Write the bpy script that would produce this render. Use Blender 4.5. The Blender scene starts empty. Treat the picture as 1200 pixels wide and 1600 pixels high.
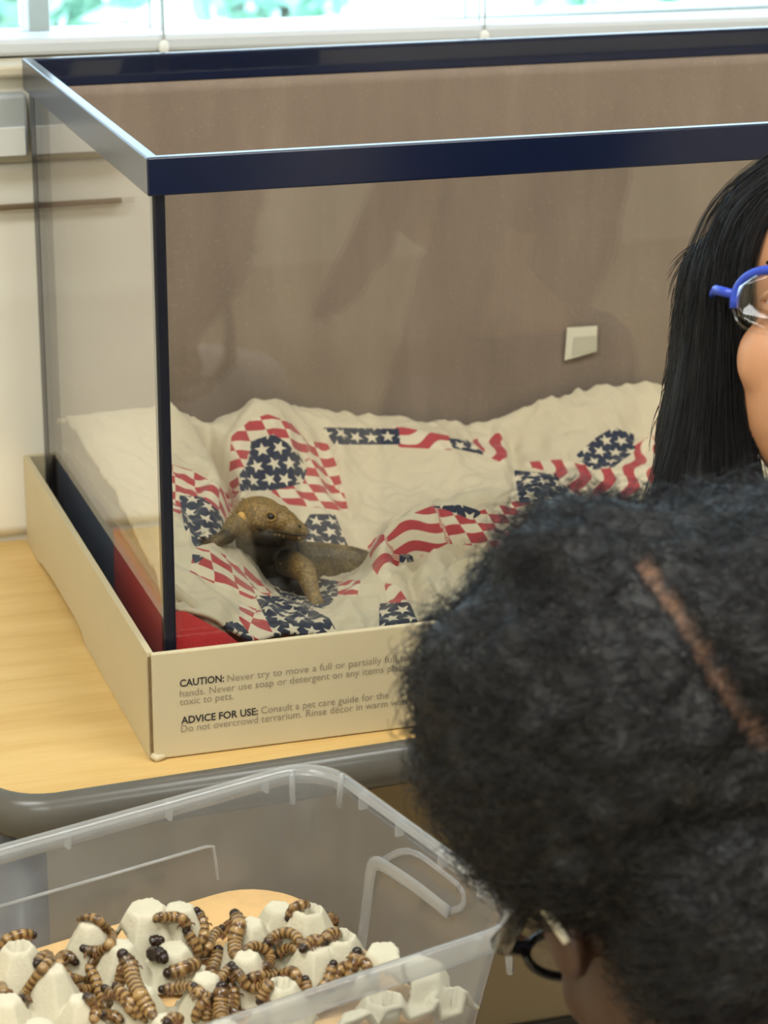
import bpy, bmesh, math, random
import numpy as np
from mathutils import Vector, Matrix, Euler, noise
random.seed(7); np.random.seed(7)
scene = bpy.context.scene
COL = scene.collection

# ------------------------------------------------------------------ camera
FPX = 3912.99
CAM_ROT = (1.24663357, -0.00229542, -0.31149503)
CAM_LOC = (-0.348229, -1.580920, 0.719828)
cam_d = bpy.data.cameras.new('camera'); cam = bpy.data.objects.new('camera', cam_d); COL.objects.link(cam)
cam.location = CAM_LOC; cam.rotation_euler = CAM_ROT
cam_d.sensor_fit = 'HORIZONTAL'; cam_d.sensor_width = 36.0; cam_d.lens = FPX/1200*36.0
cam_d.clip_start = .01; cam_d.clip_end = 200
cam_d.dof.use_dof = True; cam_d.dof.focus_distance = 1.66; cam_d.dof.aperture_fstop = cam_d.lens/1000/0.0072
scene.camera = cam

# ------------------------------------------------------------------ world, lights, exposure
world = bpy.data.worlds.new('World'); scene.world = world; world.use_nodes = True
bg = world.node_tree.nodes['Background']
bg.inputs['Color'].default_value = (.66, .86, 1.0, 1); bg.inputs['Strength'].default_value = 5.0
sun_d = bpy.data.lights.new('sun', 'SUN'); sun_d.energy = 4.5; sun_d.angle = .02; sun_d.color = (1, .96, .88)
sun = bpy.data.objects.new('sun', sun_d); COL.objects.link(sun)
sun.rotation_euler = (math.radians(38), 0, math.radians(-20))     # shines from behind the building onto the yard
port_d = bpy.data.lights.new('window_portal', 'AREA'); port_d.shape = 'RECTANGLE'; port_d.size = 2.2; port_d.size_y = 1.1
port_d.cycles.is_portal = True
port = bpy.data.objects.new('window_portal', port_d); COL.objects.link(port)
port.location = (.6, .66, 1.0); port.rotation_euler = (math.radians(-90), 0, 0)
def ceiling_lamp_light(x, y, power):
    d = bpy.data.lights.new('ceiling_lamp_light', 'AREA'); d.shape = 'RECTANGLE'; d.size = 1.15; d.size_y = .55
    d.energy = power; d.color = (.96, 1.0, .98)
    o = bpy.data.objects.new('ceiling_lamp_light', d); COL.objects.link(o); o.location = (x, y, 2.015)
    return o
LAMPS = [(-.9, -.75), (1.0, -.75), (-.9, -2.6), (1.0, -2.6)]
for lx, ly in LAMPS: ceiling_lamp_light(lx, ly, 22.5)
scene.view_settings.view_transform = 'Standard'; scene.view_settings.look = 'None'
scene.view_settings.exposure = 0.0; scene.view_settings.gamma = 1.0
scene.view_settings.use_curve_mapping = False
scene.cycles.transparent_max_bounces = 32; scene.cycles.max_bounces = 10
scene.cycles.caustics_reflective = False; scene.cycles.caustics_refractive = False

# ------------------------------------------------------------------ pixel -> place helpers (photo frame 1200x1600)
Mc = np.array(Euler(CAM_ROT, 'XYZ').to_matrix()); Cc = np.array(CAM_LOC)
def ray(u, v):
    d = Mc @ np.array([(u-600)/FPX, -(v-800)/FPX, -1.0]); return d/np.linalg.norm(d)
def on_z(u, v, z): d = ray(u, v); return Cc + d*(z-Cc[2])/d[2]
def on_y(u, v, y): d = ray(u, v); return Cc + d*(y-Cc[1])/d[1]
def on_x(u, v, x): d = ray(u, v); return Cc + d*(x-Cc[0])/d[0]
def at_d(u, v, d): return Cc + ray(u, v)*d
def project(P):
    q = (np.asarray(P)-Cc) @ Mc
    return np.stack([600+FPX*q[..., 0]/-q[..., 2], 800-FPX*q[..., 1]/-q[..., 2]], -1)

# ------------------------------------------------------------------ material helpers
def lin(c):
    return tuple((x/12.92 if x <= .04045 else ((x+.055)/1.055)**2.4) for x in (c[0]/255, c[1]/255, c[2]/255))
class NT:
    def __init__(s, name):
        s.m = bpy.data.materials.new(name); s.m.use_nodes = True; s.t = s.m.node_tree
        s.b = s.t.nodes['Principled BSDF']; s.out = s.t.nodes['Material Output']
    def n(s, typ, **kw):
        k = s.t.nodes.new(typ)
        for a, v in kw.items(): setattr(k, a, v)
        return k
    def l(s, a, b): s.t.links.new(a, b)
    def setin(s, sock, v):
        if isinstance(v, bpy.types.NodeSocket): s.l(v, sock)
        else: sock.default_value = v
    def math(s, op, a, b=0.0, c=None):
        k = s.n('ShaderNodeMath', operation=op)
        s.setin(k.inputs[0], a); s.setin(k.inputs[1], b)
        if c is not None: s.setin(k.inputs[2], c)
        return k.outputs[0]
    def attr(s, name): return s.n('ShaderNodeAttribute', attribute_name=name).outputs['Fac']
    def mix(s, f, a, b):
        k = s.n('ShaderNodeMix', data_type='RGBA'); s.setin(k.inputs[0], f)
        s.setin(k.inputs[6], a if isinstance(a, bpy.types.NodeSocket) else (*a[:3], 1))
        s.setin(k.inputs[7], b if isinstance(b, bpy.types.NodeSocket) else (*b[:3], 1)); return k.outputs[2]
    def obj(s): return s.n('ShaderNodeTexCoord').outputs['Object']
    def noise(s, scale, detail=3, rough=.5, vec=None, out='Fac', stretch=None):
        k = s.n('ShaderNodeTexNoise'); k.inputs['Scale'].default_value = scale; k.inputs['Detail'].default_value = detail
        k.inputs['Roughness'].default_value = rough
        v = vec or s.obj()
        if stretch:
            mp = s.n('ShaderNodeMapping'); s.l(v, mp.inputs['Vector']); mp.inputs['Scale'].default_value = stretch; v = mp.outputs[0]
        s.l(v, k.inputs['Vector']); return k.outputs[out]
    def ramp(s, f, stops):
        k = s.n('ShaderNodeValToRGB'); s.l(f, k.inputs[0]); e = k.color_ramp.elements
        while len(e) < len(stops): e.new(.5)
        for x, (p, c) in zip(e, stops): x.position = p; x.color = (*c[:3], 1)
        return k.outputs[0]
    def bump(s, h, strength=.3, dist=.002, normal=None):
        k = s.n('ShaderNodeBump'); k.inputs['Strength'].default_value = strength; k.inputs['Distance'].default_value = dist
        s.l(h, k.inputs['Height'])
        if normal: s.l(normal, k.inputs['Normal'])
        return k.outputs[0]
    def fin(s, color=None, rough=None, normal=None, **kw):
        if color is not None: s.setin(s.b.inputs['Base Color'], color if isinstance(color, bpy.types.NodeSocket) else (*color[:3], 1))
        if rough is not None: s.setin(s.b.inputs['Roughness'], rough)
        if normal is not None: s.l(normal, s.b.inputs['Normal'])
        for k, v in kw.items(): s.b.inputs[k.replace('_', ' ')].default_value = v
        return s.m
def simple(name, rgb, rough=.5, var=.08, scale=30, bump=0, bscale=200, bdist=.001, stretch=None, **kw):
    t = NT(name); c = lin(rgb)
    f = t.noise(scale, 4, .55, stretch=stretch)
    col = t.ramp(f, [(.3, tuple(x*(1-var) for x in c)), (.7, tuple(min(1, x*(1+var)) for x in c))])
    nrm = t.bump(t.noise(bscale, 3, stretch=stretch), bump, bdist) if bump else None
    return t.fin(col, rough, nrm, **kw)
MAT = {}
MAT['wall'] = simple('wall_paint', (238, 231, 212), .7, .03, 6, .15, 300, .0008)
MAT['wall_shaded'] = simple('shaded_wall_paint', (146, 130, 102), .6, .04, 5, .1, 200, .0008)  # same cream wall, with the shade under the table painted in as tan
MAT['ceiling'] = simple('ceiling_tile', (236, 230, 216), .85, .03, 40, .2, 150, .002)
MAT['floor'] = simple('vinyl_floor', (176, 160, 132), .35, .10, 14)
MAT['base'] = simple('dark_cove_base', (44, 42, 38), .5, .08, 20)
MAT['white_paint'] = simple('white_trim_paint', (232, 234, 232), .4, .03, 10)
MAT['blind'] = simple('white_blind_vinyl', (196, 200, 204), .35, .02, 10)
MAT['sill'] = simple('cream_sill_paint', (196, 186, 164), .55, .04, 12)
MAT['cord'] = simple('white_cord', (225, 226, 222), .8, .05, 200)
MAT['laminate'] = None
def wood():
    t = NT('maple_laminate')
    g = t.noise(5, 6, .62, stretch=(1.2, 9, 1)); g2 = t.noise(60, 3, .6, stretch=(.3, 4, 1))
    f = t.math('ADD', t.math('MULTIPLY', g, .75), t.math('MULTIPLY', g2, .25))
    col = t.ramp(f, [(.30, lin((202, 163, 99))), (.5, lin((214, 179, 115))), (.7, lin((222, 190, 130)))])
    return t.fin(col, .38)
MAT['laminate'] = wood()
MAT['table_edge'] = simple('grey_edge_band', (92, 89, 82), .28, .05, 30)
MAT['table_metal'] = simple('grey_leg_enamel', (84, 88, 98), .35, .05, 20)
MAT['trim'] = simple('black_plastic_trim', (18, 27, 54), .22, .06, 60, .05, 600, .0003)
MAT['silicone'] = simple('black_silicone', (16, 20, 34), .3, .05, 60)
MAT['card_white'] = simple('white_coated_cardboard', (201, 187, 153), .55, .03, 12, .10, 60, .001)
MAT['card_edge'] = simple('corrugated_edge', (120, 98, 66), .9, .2, 300)
MAT['ink'] = simple('grey_ink', (146, 134, 112), .7, .02, 50)
MAT['ink_bold'] = simple('black_ink', (48, 46, 44), .7, .02, 50)
def kraft():
    t = NT('kraft_cardboard')
    f = t.noise(9, 5, .6, stretch=(2.5, 1, .6)); g = t.noise(420, 2, .6); w = t.noise(120, 2, .5, stretch=(3, 1, .15))
    c = t.ramp(f, [(.25, lin((121, 105, 93))), (.55, lin((133, 116, 102))), (.8, lin((144, 127, 113)))])
    sp = t.ramp(g, [(.60, (1, 1, 1)), (.70, (1.25, 1.22, 1.15))])
    k = t.n('ShaderNodeMix', data_type='RGBA', blend_type='MULTIPLY'); k.inputs[0].default_value = 1
    t.l(c, k.inputs[6]); t.l(sp, k.inputs[7])
    h = t.math('ADD', t.math('MULTIPLY', g, .3), w)
    return t.fin(k.outputs[2], .75, t.bump(h, .25, .0012))
MAT['kraft'] = kraft()
MAT['tape'] = simple('white_label_paper', (222, 216, 196), .5, .03, 40)
MAT['tape_clear'] = simple('frosted_tape', (196, 190, 170), .3, .03, 40)
def thin_clear(name, tint, ior=1.5, haze=0.0, haze_col=(1, 1, 1), gloss_rough=0.0, hnoise=0):
    t = NT(name); t.t.nodes.remove(t.b)
    geo = t.n('ShaderNodeNewGeometry')
    ior_s = t.math('ADD', ior, t.math('MULTIPLY', geo.outputs['Backfacing'], 1/ior-ior))   # same reflectance from both sides
    fr = t.n('ShaderNodeFresnel'); t.l(ior_s, fr.inputs['IOR'])
    tr = t.n('ShaderNodeBsdfTransparent'); tr.inputs[0].default_value = (*tint, 1)
    gl = t.n('ShaderNodeBsdfGlossy'); gl.inputs['Roughness'].default_value = gloss_rough; gl.inputs['Color'].default_value = (1, 1, 1, 1)
    base = tr.outputs[0]
    if haze:
        di = t.n('ShaderNodeBsdfDiffuse'); di.inputs[0].default_value = (*haze_col, 1)
        tl = t.n('ShaderNodeBsdfTranslucent'); tl.inputs[0].default_value = (*haze_col, 1)
        a = t.n('ShaderNodeMixShader'); a.inputs[0].default_value = .5; t.l(di.outputs[0], a.inputs[1]); t.l(tl.outputs[0], a.inputs[2])
        b = t.n('ShaderNodeMixShader'); t.l(base, b.inputs[1]); t.l(a.outputs[0], b.inputs[2])
        if hnoise:
            f = t.noise(hnoise, 4, .6); t.setin(b.inputs[0], t.math('MULTIPLY', t.math('ADD', f, .5), haze))
        else: b.inputs[0].default_value = haze
        base = b.outputs[0]
    m = t.n('ShaderNodeMixShader'); t.l(fr.outputs[0], m.inputs[0]); t.l(base, m.inputs[1]); t.l(gl.outputs[0], m.inputs[2])
    t.l(m.outputs[0], t.out.inputs['Surface']); return t.m
MAT['glass'] = thin_clear('tank_glass', (.975, .985, .975))
MAT['window_glass'] = thin_clear('window_glass', (.97, .98, .98))
MAT['bin'] = thin_clear('translucent_plastic', (.95, .955, .96), 1.45, .24, (.78, .82, .90), .12, 25)
MAT['bin_thick'] = thin_clear('thick_translucent_plastic', (.94, .95, .96), 1.45, .34, (.86, .87, .88), .15)
MAT['lens'] = thin_clear('spectacle_lens', (.96, .96, .97))

# ------------------------------------------------------------------ object helpers
def link(o, parent=None):
    COL.objects.link(o)
    if parent is not None: o.parent = parent
    return o
def mesh_obj(name, V, F, mat, parent=None, smooth=False):
    me = bpy.data.meshes.new(name); me.from_pydata([tuple(map(float, v)) for v in V], [], [tuple(int(i) for i in f) for f in F]); me.update()
    if mat is not None: me.materials.append(MAT[mat] if isinstance(mat, str) else mat)
    if smooth: me.polygons.foreach_set('use_smooth', [True]*len(me.polygons))
    return link(bpy.data.objects.new(name, me), parent)
def grid_obj(name, P, mat, parent=None, mask=None, smooth=True):
    """P: (ny,nx,3) array; mask: bool per cell"""
    ny, nx = P.shape[:2]; idx = np.arange(ny*nx).reshape(ny, nx)
    F = np.stack([idx[:-1, :-1], idx[:-1, 1:], idx[1:, 1:], idx[1:, :-1]], -1).reshape(-1, 4)
    if mask is not None: F = F[mask.reshape(-1)]
    me = bpy.data.meshes.new(name)
    used = np.unique(F); rm = -np.ones(ny*nx, int); rm[used] = np.arange(len(used)); F = rm[F]
    V = P.reshape(-1, 3)[used]
    me.vertices.add(len(V)); me.vertices.foreach_set('co', V.astype(np.float32).ravel())
    me.loops.add(len(F)*4); me.polygons.add(len(F))
    me.loops.foreach_set('vertex_index', F.astype(np.int32).ravel())
    me.polygons.foreach_set('loop_start', np.arange(0, len(F)*4, 4, dtype=np.int32))
    me.polygons.foreach_set('use_smooth', np.full(len(F), smooth))
    me.update(calc_edges=True); me.validate()
    if mat is not None: me.materials.append(MAT[mat] if isinstance(mat, str) else mat)
    return link(bpy.data.objects.new(name, me), parent), used
def fattr(o, name, data):
    a = o.data.attributes.new(name, 'FLOAT', 'POINT'); a.data.foreach_set('value', np.asarray(data, np.float32))
def empty(name, loc=(0, 0, 0)):
    o = bpy.data.objects.new(name, None); o.location = loc; o.empty_display_size = .05; COL.objects.link(o); return o
def tag(o, label, cat, group=None):
    o['label'] = label; o['category'] = cat
    if group: o['group'] = group
    return o
def struct(o): o['kind'] = 'structure'; return o
def box(name, lo, hi, mat, parent=None, bevel=0.0, seg=2, M=None):
    bm = bmesh.new(); bmesh.ops.create_cube(bm, size=1)
    for v in bm.verts: v.co = Vector([(lo[i]+hi[i])/2 + v.co[i]*(hi[i]-lo[i]) for i in range(3)])
    if bevel: bmesh.ops.bevel(bm, geom=bm.edges[:], offset=bevel, segments=seg, affect='EDGES', profile=.5)
    if M is not None: bmesh.ops.transform(bm, matrix=M, verts=bm.verts)
    me = bpy.data.meshes.new(name); bm.to_mesh(me); bm.free()
    me.materials.append(MAT[mat] if isinstance(mat, str) else mat)
    return link(bpy.data.objects.new(name, me), parent)
def tube_geo(pts, rad, n=8, caps=True):
    pts = [Vector(p) for p in pts]; k = len(pts)
    rad = rad if hasattr(rad, '__len__') else [rad]*k
    V = []; F = []; prev = None
    for i, p in enumerate(pts):
        t = (pts[min(i+1, k-1)]-pts[max(i-1, 0)]).normalized()
        if prev is None:
            a = Vector((0, 0, 1)) if abs(t.z) < .9 else Vector((1, 0, 0)); u = t.cross(a).normalized()
        else: u = (prev - t*prev.dot(t)).normalized()
        prev = u; w = t.cross(u)
        for j in range(n):
            an = 2*math.pi*j/n; V.append(p + (u*math.cos(an)+w*math.sin(an))*rad[i])
    for i in range(k-1):
        for j in range(n):
            a = i*n+j; b = i*n+(j+1) % n; F.append((a, b, b+n, a+n))
    if caps: F.append(tuple(range(n-1, -1, -1))); F.append(tuple((k-1)*n+j for j in range(n)))
    return V, F
def tube(name, pts, rad, mat, parent=None, n=8, smooth=True):
    V, F = tube_geo(pts, rad, n); return mesh_obj(name, V, F, mat, parent, smooth)
def catmull(pts, m=8):
    P = [np.array(p, float) for p in pts]; P = [2*P[0]-P[1]]+P+[2*P[-1]-P[-2]]; out = []
    for i in range(1, len(P)-2):
        for s in range(m):
            t = s/m; a, b, c, d = P[i-1:i+3]
            out.append(.5*((2*b)+(c-a)*t+(2*a-5*b+4*c-d)*t*t+(3*b-a-3*c+d)*t**3))
    out.append(P[-2]); return np.array(out)
def prism(name, poly, z0, z1, mat, parent=None, bevel=0, seg=3, M=None):
    bm = bmesh.new(); vs = [bm.verts.new((x, y, z0)) for x, y in poly]; f = bm.faces.new(vs)
    r = bmesh.ops.extrude_face_region(bm, geom=[f])
    for v in [g for g in r['geom'] if isinstance(g, bmesh.types.BMVert)]: v.co.z = z1
    bmesh.ops.recalc_face_normals(bm, faces=bm.faces)
    if bevel: bmesh.ops.bevel(bm, geom=[e for e in bm.edges if abs(e.verts[0].co.z-e.verts[1].co.z) < 1e-7], offset=bevel, segments=seg, affect='EDGES', profile=.5)
    if M is not None: bmesh.ops.transform(bm, matrix=M, verts=bm.verts)
    me = bpy.data.meshes.new(name); bm.to_mesh(me); bm.free()
    me.materials.append(MAT[mat] if isinstance(mat, str) else mat)
    return link(bpy.data.objects.new(name, me), parent)
def rrect(x0, y0, x1, y1, r, n=6):
    P = []
    for cx, cy, a0 in ((x1-r, y1-r, 0), (x0+r, y1-r, 90), (x0+r, y0+r, 180), (x1-r, y0+r, 270)):
        for i in range(n+1):
            a = math.radians(a0+90*i/n); P.append((cx+r*math.cos(a), cy+r*math.sin(a)))
    return P
def blob(name, prims, voxel, mat, parent=None, smooth_it=6, M=None):
    """union of ellipsoids ('e', centre, radii, euler) and tapered capsules ('c', a, b, ra, rb) as one continuous skin"""
    bm = bmesh.new()
    for p in prims:
        if p[0] == 'e':
            c, r = p[1], p[2]; rot = p[3] if len(p) > 3 else (0, 0, 0)
            m = Matrix.Translation(c) @ Euler(rot).to_matrix().to_4x4() @ Matrix.Diagonal((*r, 1))
            bmesh.ops.create_icosphere(bm, subdivisions=3, radius=1, matrix=m)
        else:
            a, b, ra, rb = Vector(p[1]), Vector(p[2]), p[3], p[4]; n = 10
            V, F = tube_geo([a.lerp(b, i/6) for i in range(7)], [ra+(rb-ra)*i/6 for i in range(7)], n)
            vs = [bm.verts.new(v) for v in V]
            for f in F: bm.faces.new([vs[i] for i in f])
            for q, r in ((a, ra), (b, rb)): bmesh.ops.create_icosphere(bm, subdivisions=2, radius=r, matrix=Matrix.Translation(q))
    if M is not None: bmesh.ops.transform(bm, matrix=M, verts=bm.verts)
    bmesh.ops.recalc_face_normals(bm, faces=bm.faces)
    me = bpy.data.meshes.new(name+'_raw'); bm.to_mesh(me); bm.free()
    o = bpy.data.objects.new(name, me); COL.objects.link(o)
    r = o.modifiers.new('r', 'REMESH'); r.mode = 'VOXEL'; r.voxel_size = voxel; r.use_smooth_shade = True
    s = o.modifiers.new('s', 'SMOOTH'); s.iterations = smooth_it; s.factor = .5
    dg = bpy.context.evaluated_depsgraph_get(); dg.update()
    nm = bpy.data.meshes.new_from_object(o.evaluated_get(dg)); o.modifiers.clear(); o.data = nm; bpy.data.meshes.remove(me)
    nm.name = name; nm.materials.clear(); nm.materials.append(MAT[mat] if isinstance(mat, str) else mat)
    nm.polygons.foreach_set('use_smooth', [True]*len(nm.polygons))
    if parent is not None: o.parent = parent
    return o
def sphere(name, c, r, mat, parent=None, rot=(0, 0, 0), M=None, sub=3):
    bm = bmesh.new(); r = r if hasattr(r, '__len__') else (r, r, r)
    m = Matrix.Translation(c) @ Euler(rot).to_matrix().to_4x4() @ Matrix.Diagonal((*r, 1))
    if M is not None: m = M @ m
    bmesh.ops.create_icosphere(bm, subdivisions=sub, radius=1, matrix=m)
    me = bpy.data.meshes.new(name); bm.to_mesh(me); bm.free(); me.materials.append(MAT[mat] if isinstance(mat, str) else mat)
    me.polygons.foreach_set('use_smooth', [True]*len(me.polygons))
    return link(bpy.data.objects.new(name, me), parent)

# ------------------------------------------------------------------ the room
ZF = -.66; ZC = 2.05; YW = .485; XL, XR, YB = -2.4, 3.2, -4.2
WX0, WX1, WZ0, WZ1 = -.75, 1.95, .4135, 1.55          # window opening
struct(box('floor', (XL, YB, ZF-.05), (XR, YW+.2, ZF), 'floor'))
struct(box('ceiling', (XL, YB, ZC), (XR, YW+.2, ZC+.05), 'ceiling'))
struct(box('wall_left', (XL-.1, YB, ZF), (XL, YW+.2, ZC), 'wall'))
struct(box('wall_right', (XR, YB, ZF), (XR+.1, YW+.2, ZC), 'wall'))
struct(box('wall_front', (XL, YB-.1, ZF), (XR, YB, ZC), 'wall'))
def wall_with_hole(name):
    V = []; F = []
    def q(lo, hi):
        b = len(V)
        for z in (lo[2], hi[2]):
            for x, y in ((lo[0], lo[1]), (hi[0], lo[1]), (hi[0], hi[1]), (lo[0], hi[1])): V.append((x, y, z))
        for f in ((0, 3, 2, 1), (4, 5, 6, 7), (0, 1, 5, 4), (1, 2, 6, 5), (2, 3, 7, 6), (3, 0, 4, 7)): F.append(tuple(b+i for i in f))
    y0, y1 = YW, YW+.2
    q((XL, y0, -.02), (XR, y1, WZ0-.012)); q((XL, y0, WZ1), (XR, y1, ZC))
    q((XL, y0, WZ0-.012), (WX0, y1, WZ1)); q((WX1, y0, WZ0-.012), (XR, y1, WZ1))
    return mesh_obj(name, V, F, 'wall')
struct(wall_with_hole('wall_back'))
struct(box('wall_back_lower', (XL, YW, ZF), (XR, YW+.2, -.0201), 'wall_shaded'))
struct(box('baseboard_back', (XL, YW-.008, ZF), (XR, YW-.0005, -.563), 'base', bevel=.002))
struct(box('trim_1', (WX0-.03, YW-.010, WZ0-.0115), (WX1+.03, YW+.144, WZ0-.001), 'sill', bevel=.003))   # window sill
win = struct(box('window_1', (WX0, .63, WZ0), (WX0+.05, .68, WZ1), 'white_paint', bevel=.004))
box('window_frame', (WX1-.05, .63, WZ0), (WX1, .68, WZ1), 'white_paint', win, bevel=.004)
box('window_frame', (WX0+.05, .63, WZ1-.05), (WX1-.05, .68, WZ1), 'white_paint', win, bevel=.004)
box('window_frame', (WX0+.05, .63, WZ0-.012), (WX1-.05, .68, WZ0+.002), 'white_paint', win, bevel=.004)
MX = (float(on_y(37, 25, .65)[0]), float(on_y(72, 25, .65)[0]))
box('window_mullion', (MX[0], .628, WZ0+.002), (MX[1], .682, WZ1-.05), 'white_paint', win, bevel=.004)
box('window_pane', (WX0+.05, .650, WZ0+.002), (MX[0], .654, WZ1-.05), 'window_glass', win)
box('window_pane', (MX[1], .650, WZ0+.002), (WX1-.05, .654, WZ1-.05), 'window_glass', win)

# ceiling lamps
MAT['lamp'] = None
t = NT('lamp_diffuser'); t.fin((.9, .88, .8), .4); t.b.inputs['Emission Color'].default_value = (1, .98, .94, 1); t.b.inputs['Emission Strength'].default_value = 3.0; MAT['lamp'] = t.m
for k, (lx, ly) in enumerate(LAMPS):
    e = tag(empty('ceiling_lamp', (lx, ly, ZC)), 'rectangular ceiling lamp above ' + ('the table on the left', 'the table on the right', 'the room behind the camera on the left', 'the room behind the camera on the right')[k], 'lamp', 'ceiling lamps')
    f = box('lamp_frame', (-.62, -.32, -.012), (.62, .32, -.0005), 'white_paint', e, bevel=.003)
    box('lamp_diffuser', (-.59, -.29, -.018), (.59, .29, -.0125), 'lamp', e)

# ------------------------------------------------------------------ blinds
RY = .535
r0 = on_y(0, 56, RY); r1 = on_y(1200, 20, RY); tilt = math.atan2(r1[2]-r0[2], r1[0]-r0[0])
RZ = r0[2]
bl = tag(empty('window_blind', (r0[0], RY, RZ)), 'white slatted window blind with thick bottom rail behind the tank', 'blind')
RX0, RX1 = WX0+.02-r0[0], WX1-.02-r0[0]
Mt = Matrix.Rotation(-tilt, 4, 'Y')
box('bottom_rail', (RX0, -.024, -.0145), (RX1, .024, 0), 'blind', bl, bevel=.004, M=Mt)
def slat_mesh():
    n = 7; V = []; F = []
    for x in (RX0, RX1):
        for i in range(n):
            s = -1+2*i/(n-1); V.append((x, s*.024, -.0022*s*s+.0022))
    for i in range(n-1): F.append((i, i+1, n+i+1, n+i))
    me = bpy.data.meshes.new('slat'); me.from_pydata(V, [], F); me.materials.append(MAT['blind']); return me
sm = slat_mesh()
zs = float(on_y(100, -40, RY)[2]) - RZ
for k in range(24):
    s = bpy.data.objects.new('slat', sm); link(s, bl); s.location = (0, 0, zs+.0425*k)
    s.rotation_euler = (math.radians(4), -tilt*(1-k/24), 0)
    sd = s.modifiers.new('t', 'SOLIDIFY'); sd.thickness = .002
for u in (245, 742):
    x = float(on_y(u, 40, RY)[0]-r0[0]); zt = x*math.tan(tilt)
    for dy in (-.0255, .0255): tube('ladder_cord', [(x, dy, zt-.004), (x, dy, zs+.0425*23)], .0009, 'cord', bl, 6)
    tube('lift_cord', [(x+.004, 0, zt), (x+.004, 0, zs+.0425*23)], .0008, 'cord', bl, 6)
    sphere('cord_button', (x, -.0255, zt-.010), (.005, .003, .006), 'cord', bl)
box('head_rail', (RX0, -.028, zs+.0425*23), (RX1, .028, zs+.0425*23+.04), 'blind', bl, bevel=.003)

# ------------------------------------------------------------------ outside
MAT['lawn'] = simple('sunlit_ground', (176, 208, 210), .9, .10, .6)
MAT['leaf'] = simple('leaf_green', (170, 214, 190), .6, .3, 2)
MAT['bark'] = simple('bark', (110, 98, 84), .9, .2, 20)
gz = -.9
o = box('yard_ground', (-30, YW+.3, gz-.1), (40, 60, gz), 'lawn'); struct(o)
def shrub(x, y, h, w, n, label):
    e = tag(empty('shrub', (x, y, gz)), label, 'shrub', 'shrubs in the yard outside the window')
    V = []; F = []; rs = np.random.RandomState(int(abs(x*100))+5)
    for i in range(n):
        d = rs.normal(size=3); d /= np.linalg.norm(d); rr = rs.uniform(.45, 1)**.6
        c = np.array([d[0]*w*rr, d[1]*w*rr, h*.6+d[2]*h*.42*rr])*(1+.2*math.sin(i*.7))
        a = rs.normal(size=3); a /= np.linalg.norm(a); b = np.cross(a, rs.normal(size=3)); b /= np.linalg.norm(b); s = rs.uniform(.05, .11)
        k = len(V); V += [c-a*s, c+b*s*.45, c+a*s, c-b*s*.45]; F.append((k, k+1, k+2, k+3))
    f = mesh_obj('foliage', V, F, 'leaf', e); f['kind'] = 'stuff'
    for j in range(3): tube('stem', [(.05*j-.05, 0, 0), (.18*(j-1), .05*j, h*.6)], [.03, .015], 'bark', e)
for x, y, h, w, n, lb in ((1.0, 6.5, 1.1, .45, 700, 'small pale shrub outside, left end of the strip of window'), (2.3, 8.2, 1.4, .6, 900, 'leafy green shrub outside, left of the middle ladder cord'),
                          (3.0, 5.6, 1.0, .5, 800, 'low pale shrub outside, just right of the middle ladder cord'), (5.3, 7.0, 1.3, .6, 900, 'green shrub outside above the right part of the tank rim'), (3.7, 7.4, 1.5, .7, 1100, 'wide green shrub outside, right of the middle ladder cord'), (5.0, 9.0, 1.6, .8, 1000, 'distant green shrub outside, right end of the strip of window')):
    shrub(x, y, h, w, n, lb)

# ------------------------------------------------------------------ things on the wall
pp = empty('wall_paper_chart', (-.02, YW, .16)); tag(pp, 'plain white chart paper hanging on the wall left of the tank', 'paper')
ny, nx = 40, 30; X, Z = np.meshgrid(np.linspace(-.75, .30, nx), np.linspace(-.155, .170, ny))
Yp = -.0025-.0012*np.abs(np.sin(X*9))-.0012*np.exp(-((Z-.055)/.009)**2)
MAT['paper'] = simple('white_chart_paper', (246, 242, 230), .7, .03, 8)
o, _ = grid_obj('sheet', np.stack([X, Yp, Z], -1), 'paper', pp); sd = o.modifiers.new('t', 'SOLIDIFY'); sd.thickness = .0006
MAT['stick'] = simple('brown_wood_strip', (120, 100, 76), .6, .1, 60)
zb = float(on_y(0, 321, YW)[2])
tag(box('hanging_rod', (-.075, YW-.012, zb-.0022), (.030, YW-.0065, zb+.0022), 'stick', bevel=.001), 'thin brown rod across the white wall paper left of tank', 'rod')
MAT['greyplate'] = simple('grey_plate', (176, 182, 184), .45, .06, 30)
g = tag(empty('wall_switch_box', (-.03, YW, .36)), 'grey and white box on the wall under window sill', 'switch box')
box('box_body', (-.055, -.020, -.022), (.034, -.0005, .030), 'greyplate', g, bevel=.003)
box('cover_plate', (-.052, -.0235, -.020), (.031, -.0202, .004), 'white_paint', g, bevel=.001)

# ------------------------------------------------------------------ table
tb = tag(empty('table', (.6, .2, ZF)), 'maple laminate table with rounded grey edge holding the tank', 'table')
TO = np.array([.6, .2, ZF])
fl = np.array([-.125, -.0450]); fr_ = np.array([1.75, .052])
def table_poly(off):
    """front-left corner rounded; off grows the outline outwards"""
    d = (fr_-fl)/np.linalg.norm(fr_-fl); nrm = np.array([d[1], -d[0]])
    r = .040+off; x0 = fl[0]-off; P = []
    a = fl+nrm*off; yl = lambda x: a[1]+(x-a[0])*d[1]/d[0]
    c = np.array([x0+r, yl(x0+r)+r])
    for i in range(9):
        an = math.radians(180+90*i/8); P.append((c[0]+r*math.cos(an), c[1]+r*math.sin(an)))
    P.append((fr_[0]+off, yl(fr_[0]+off))); P.append((fr_[0]+off, YW-.004)); P.append((x0, YW-.004)); return P
def loc(P, o=TO): return [(x-o[0], y-o[1]) for x, y in P]
prism('table_top', loc(table_poly(0)), -ZF-.028, -ZF, 'laminate', tb)
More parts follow.
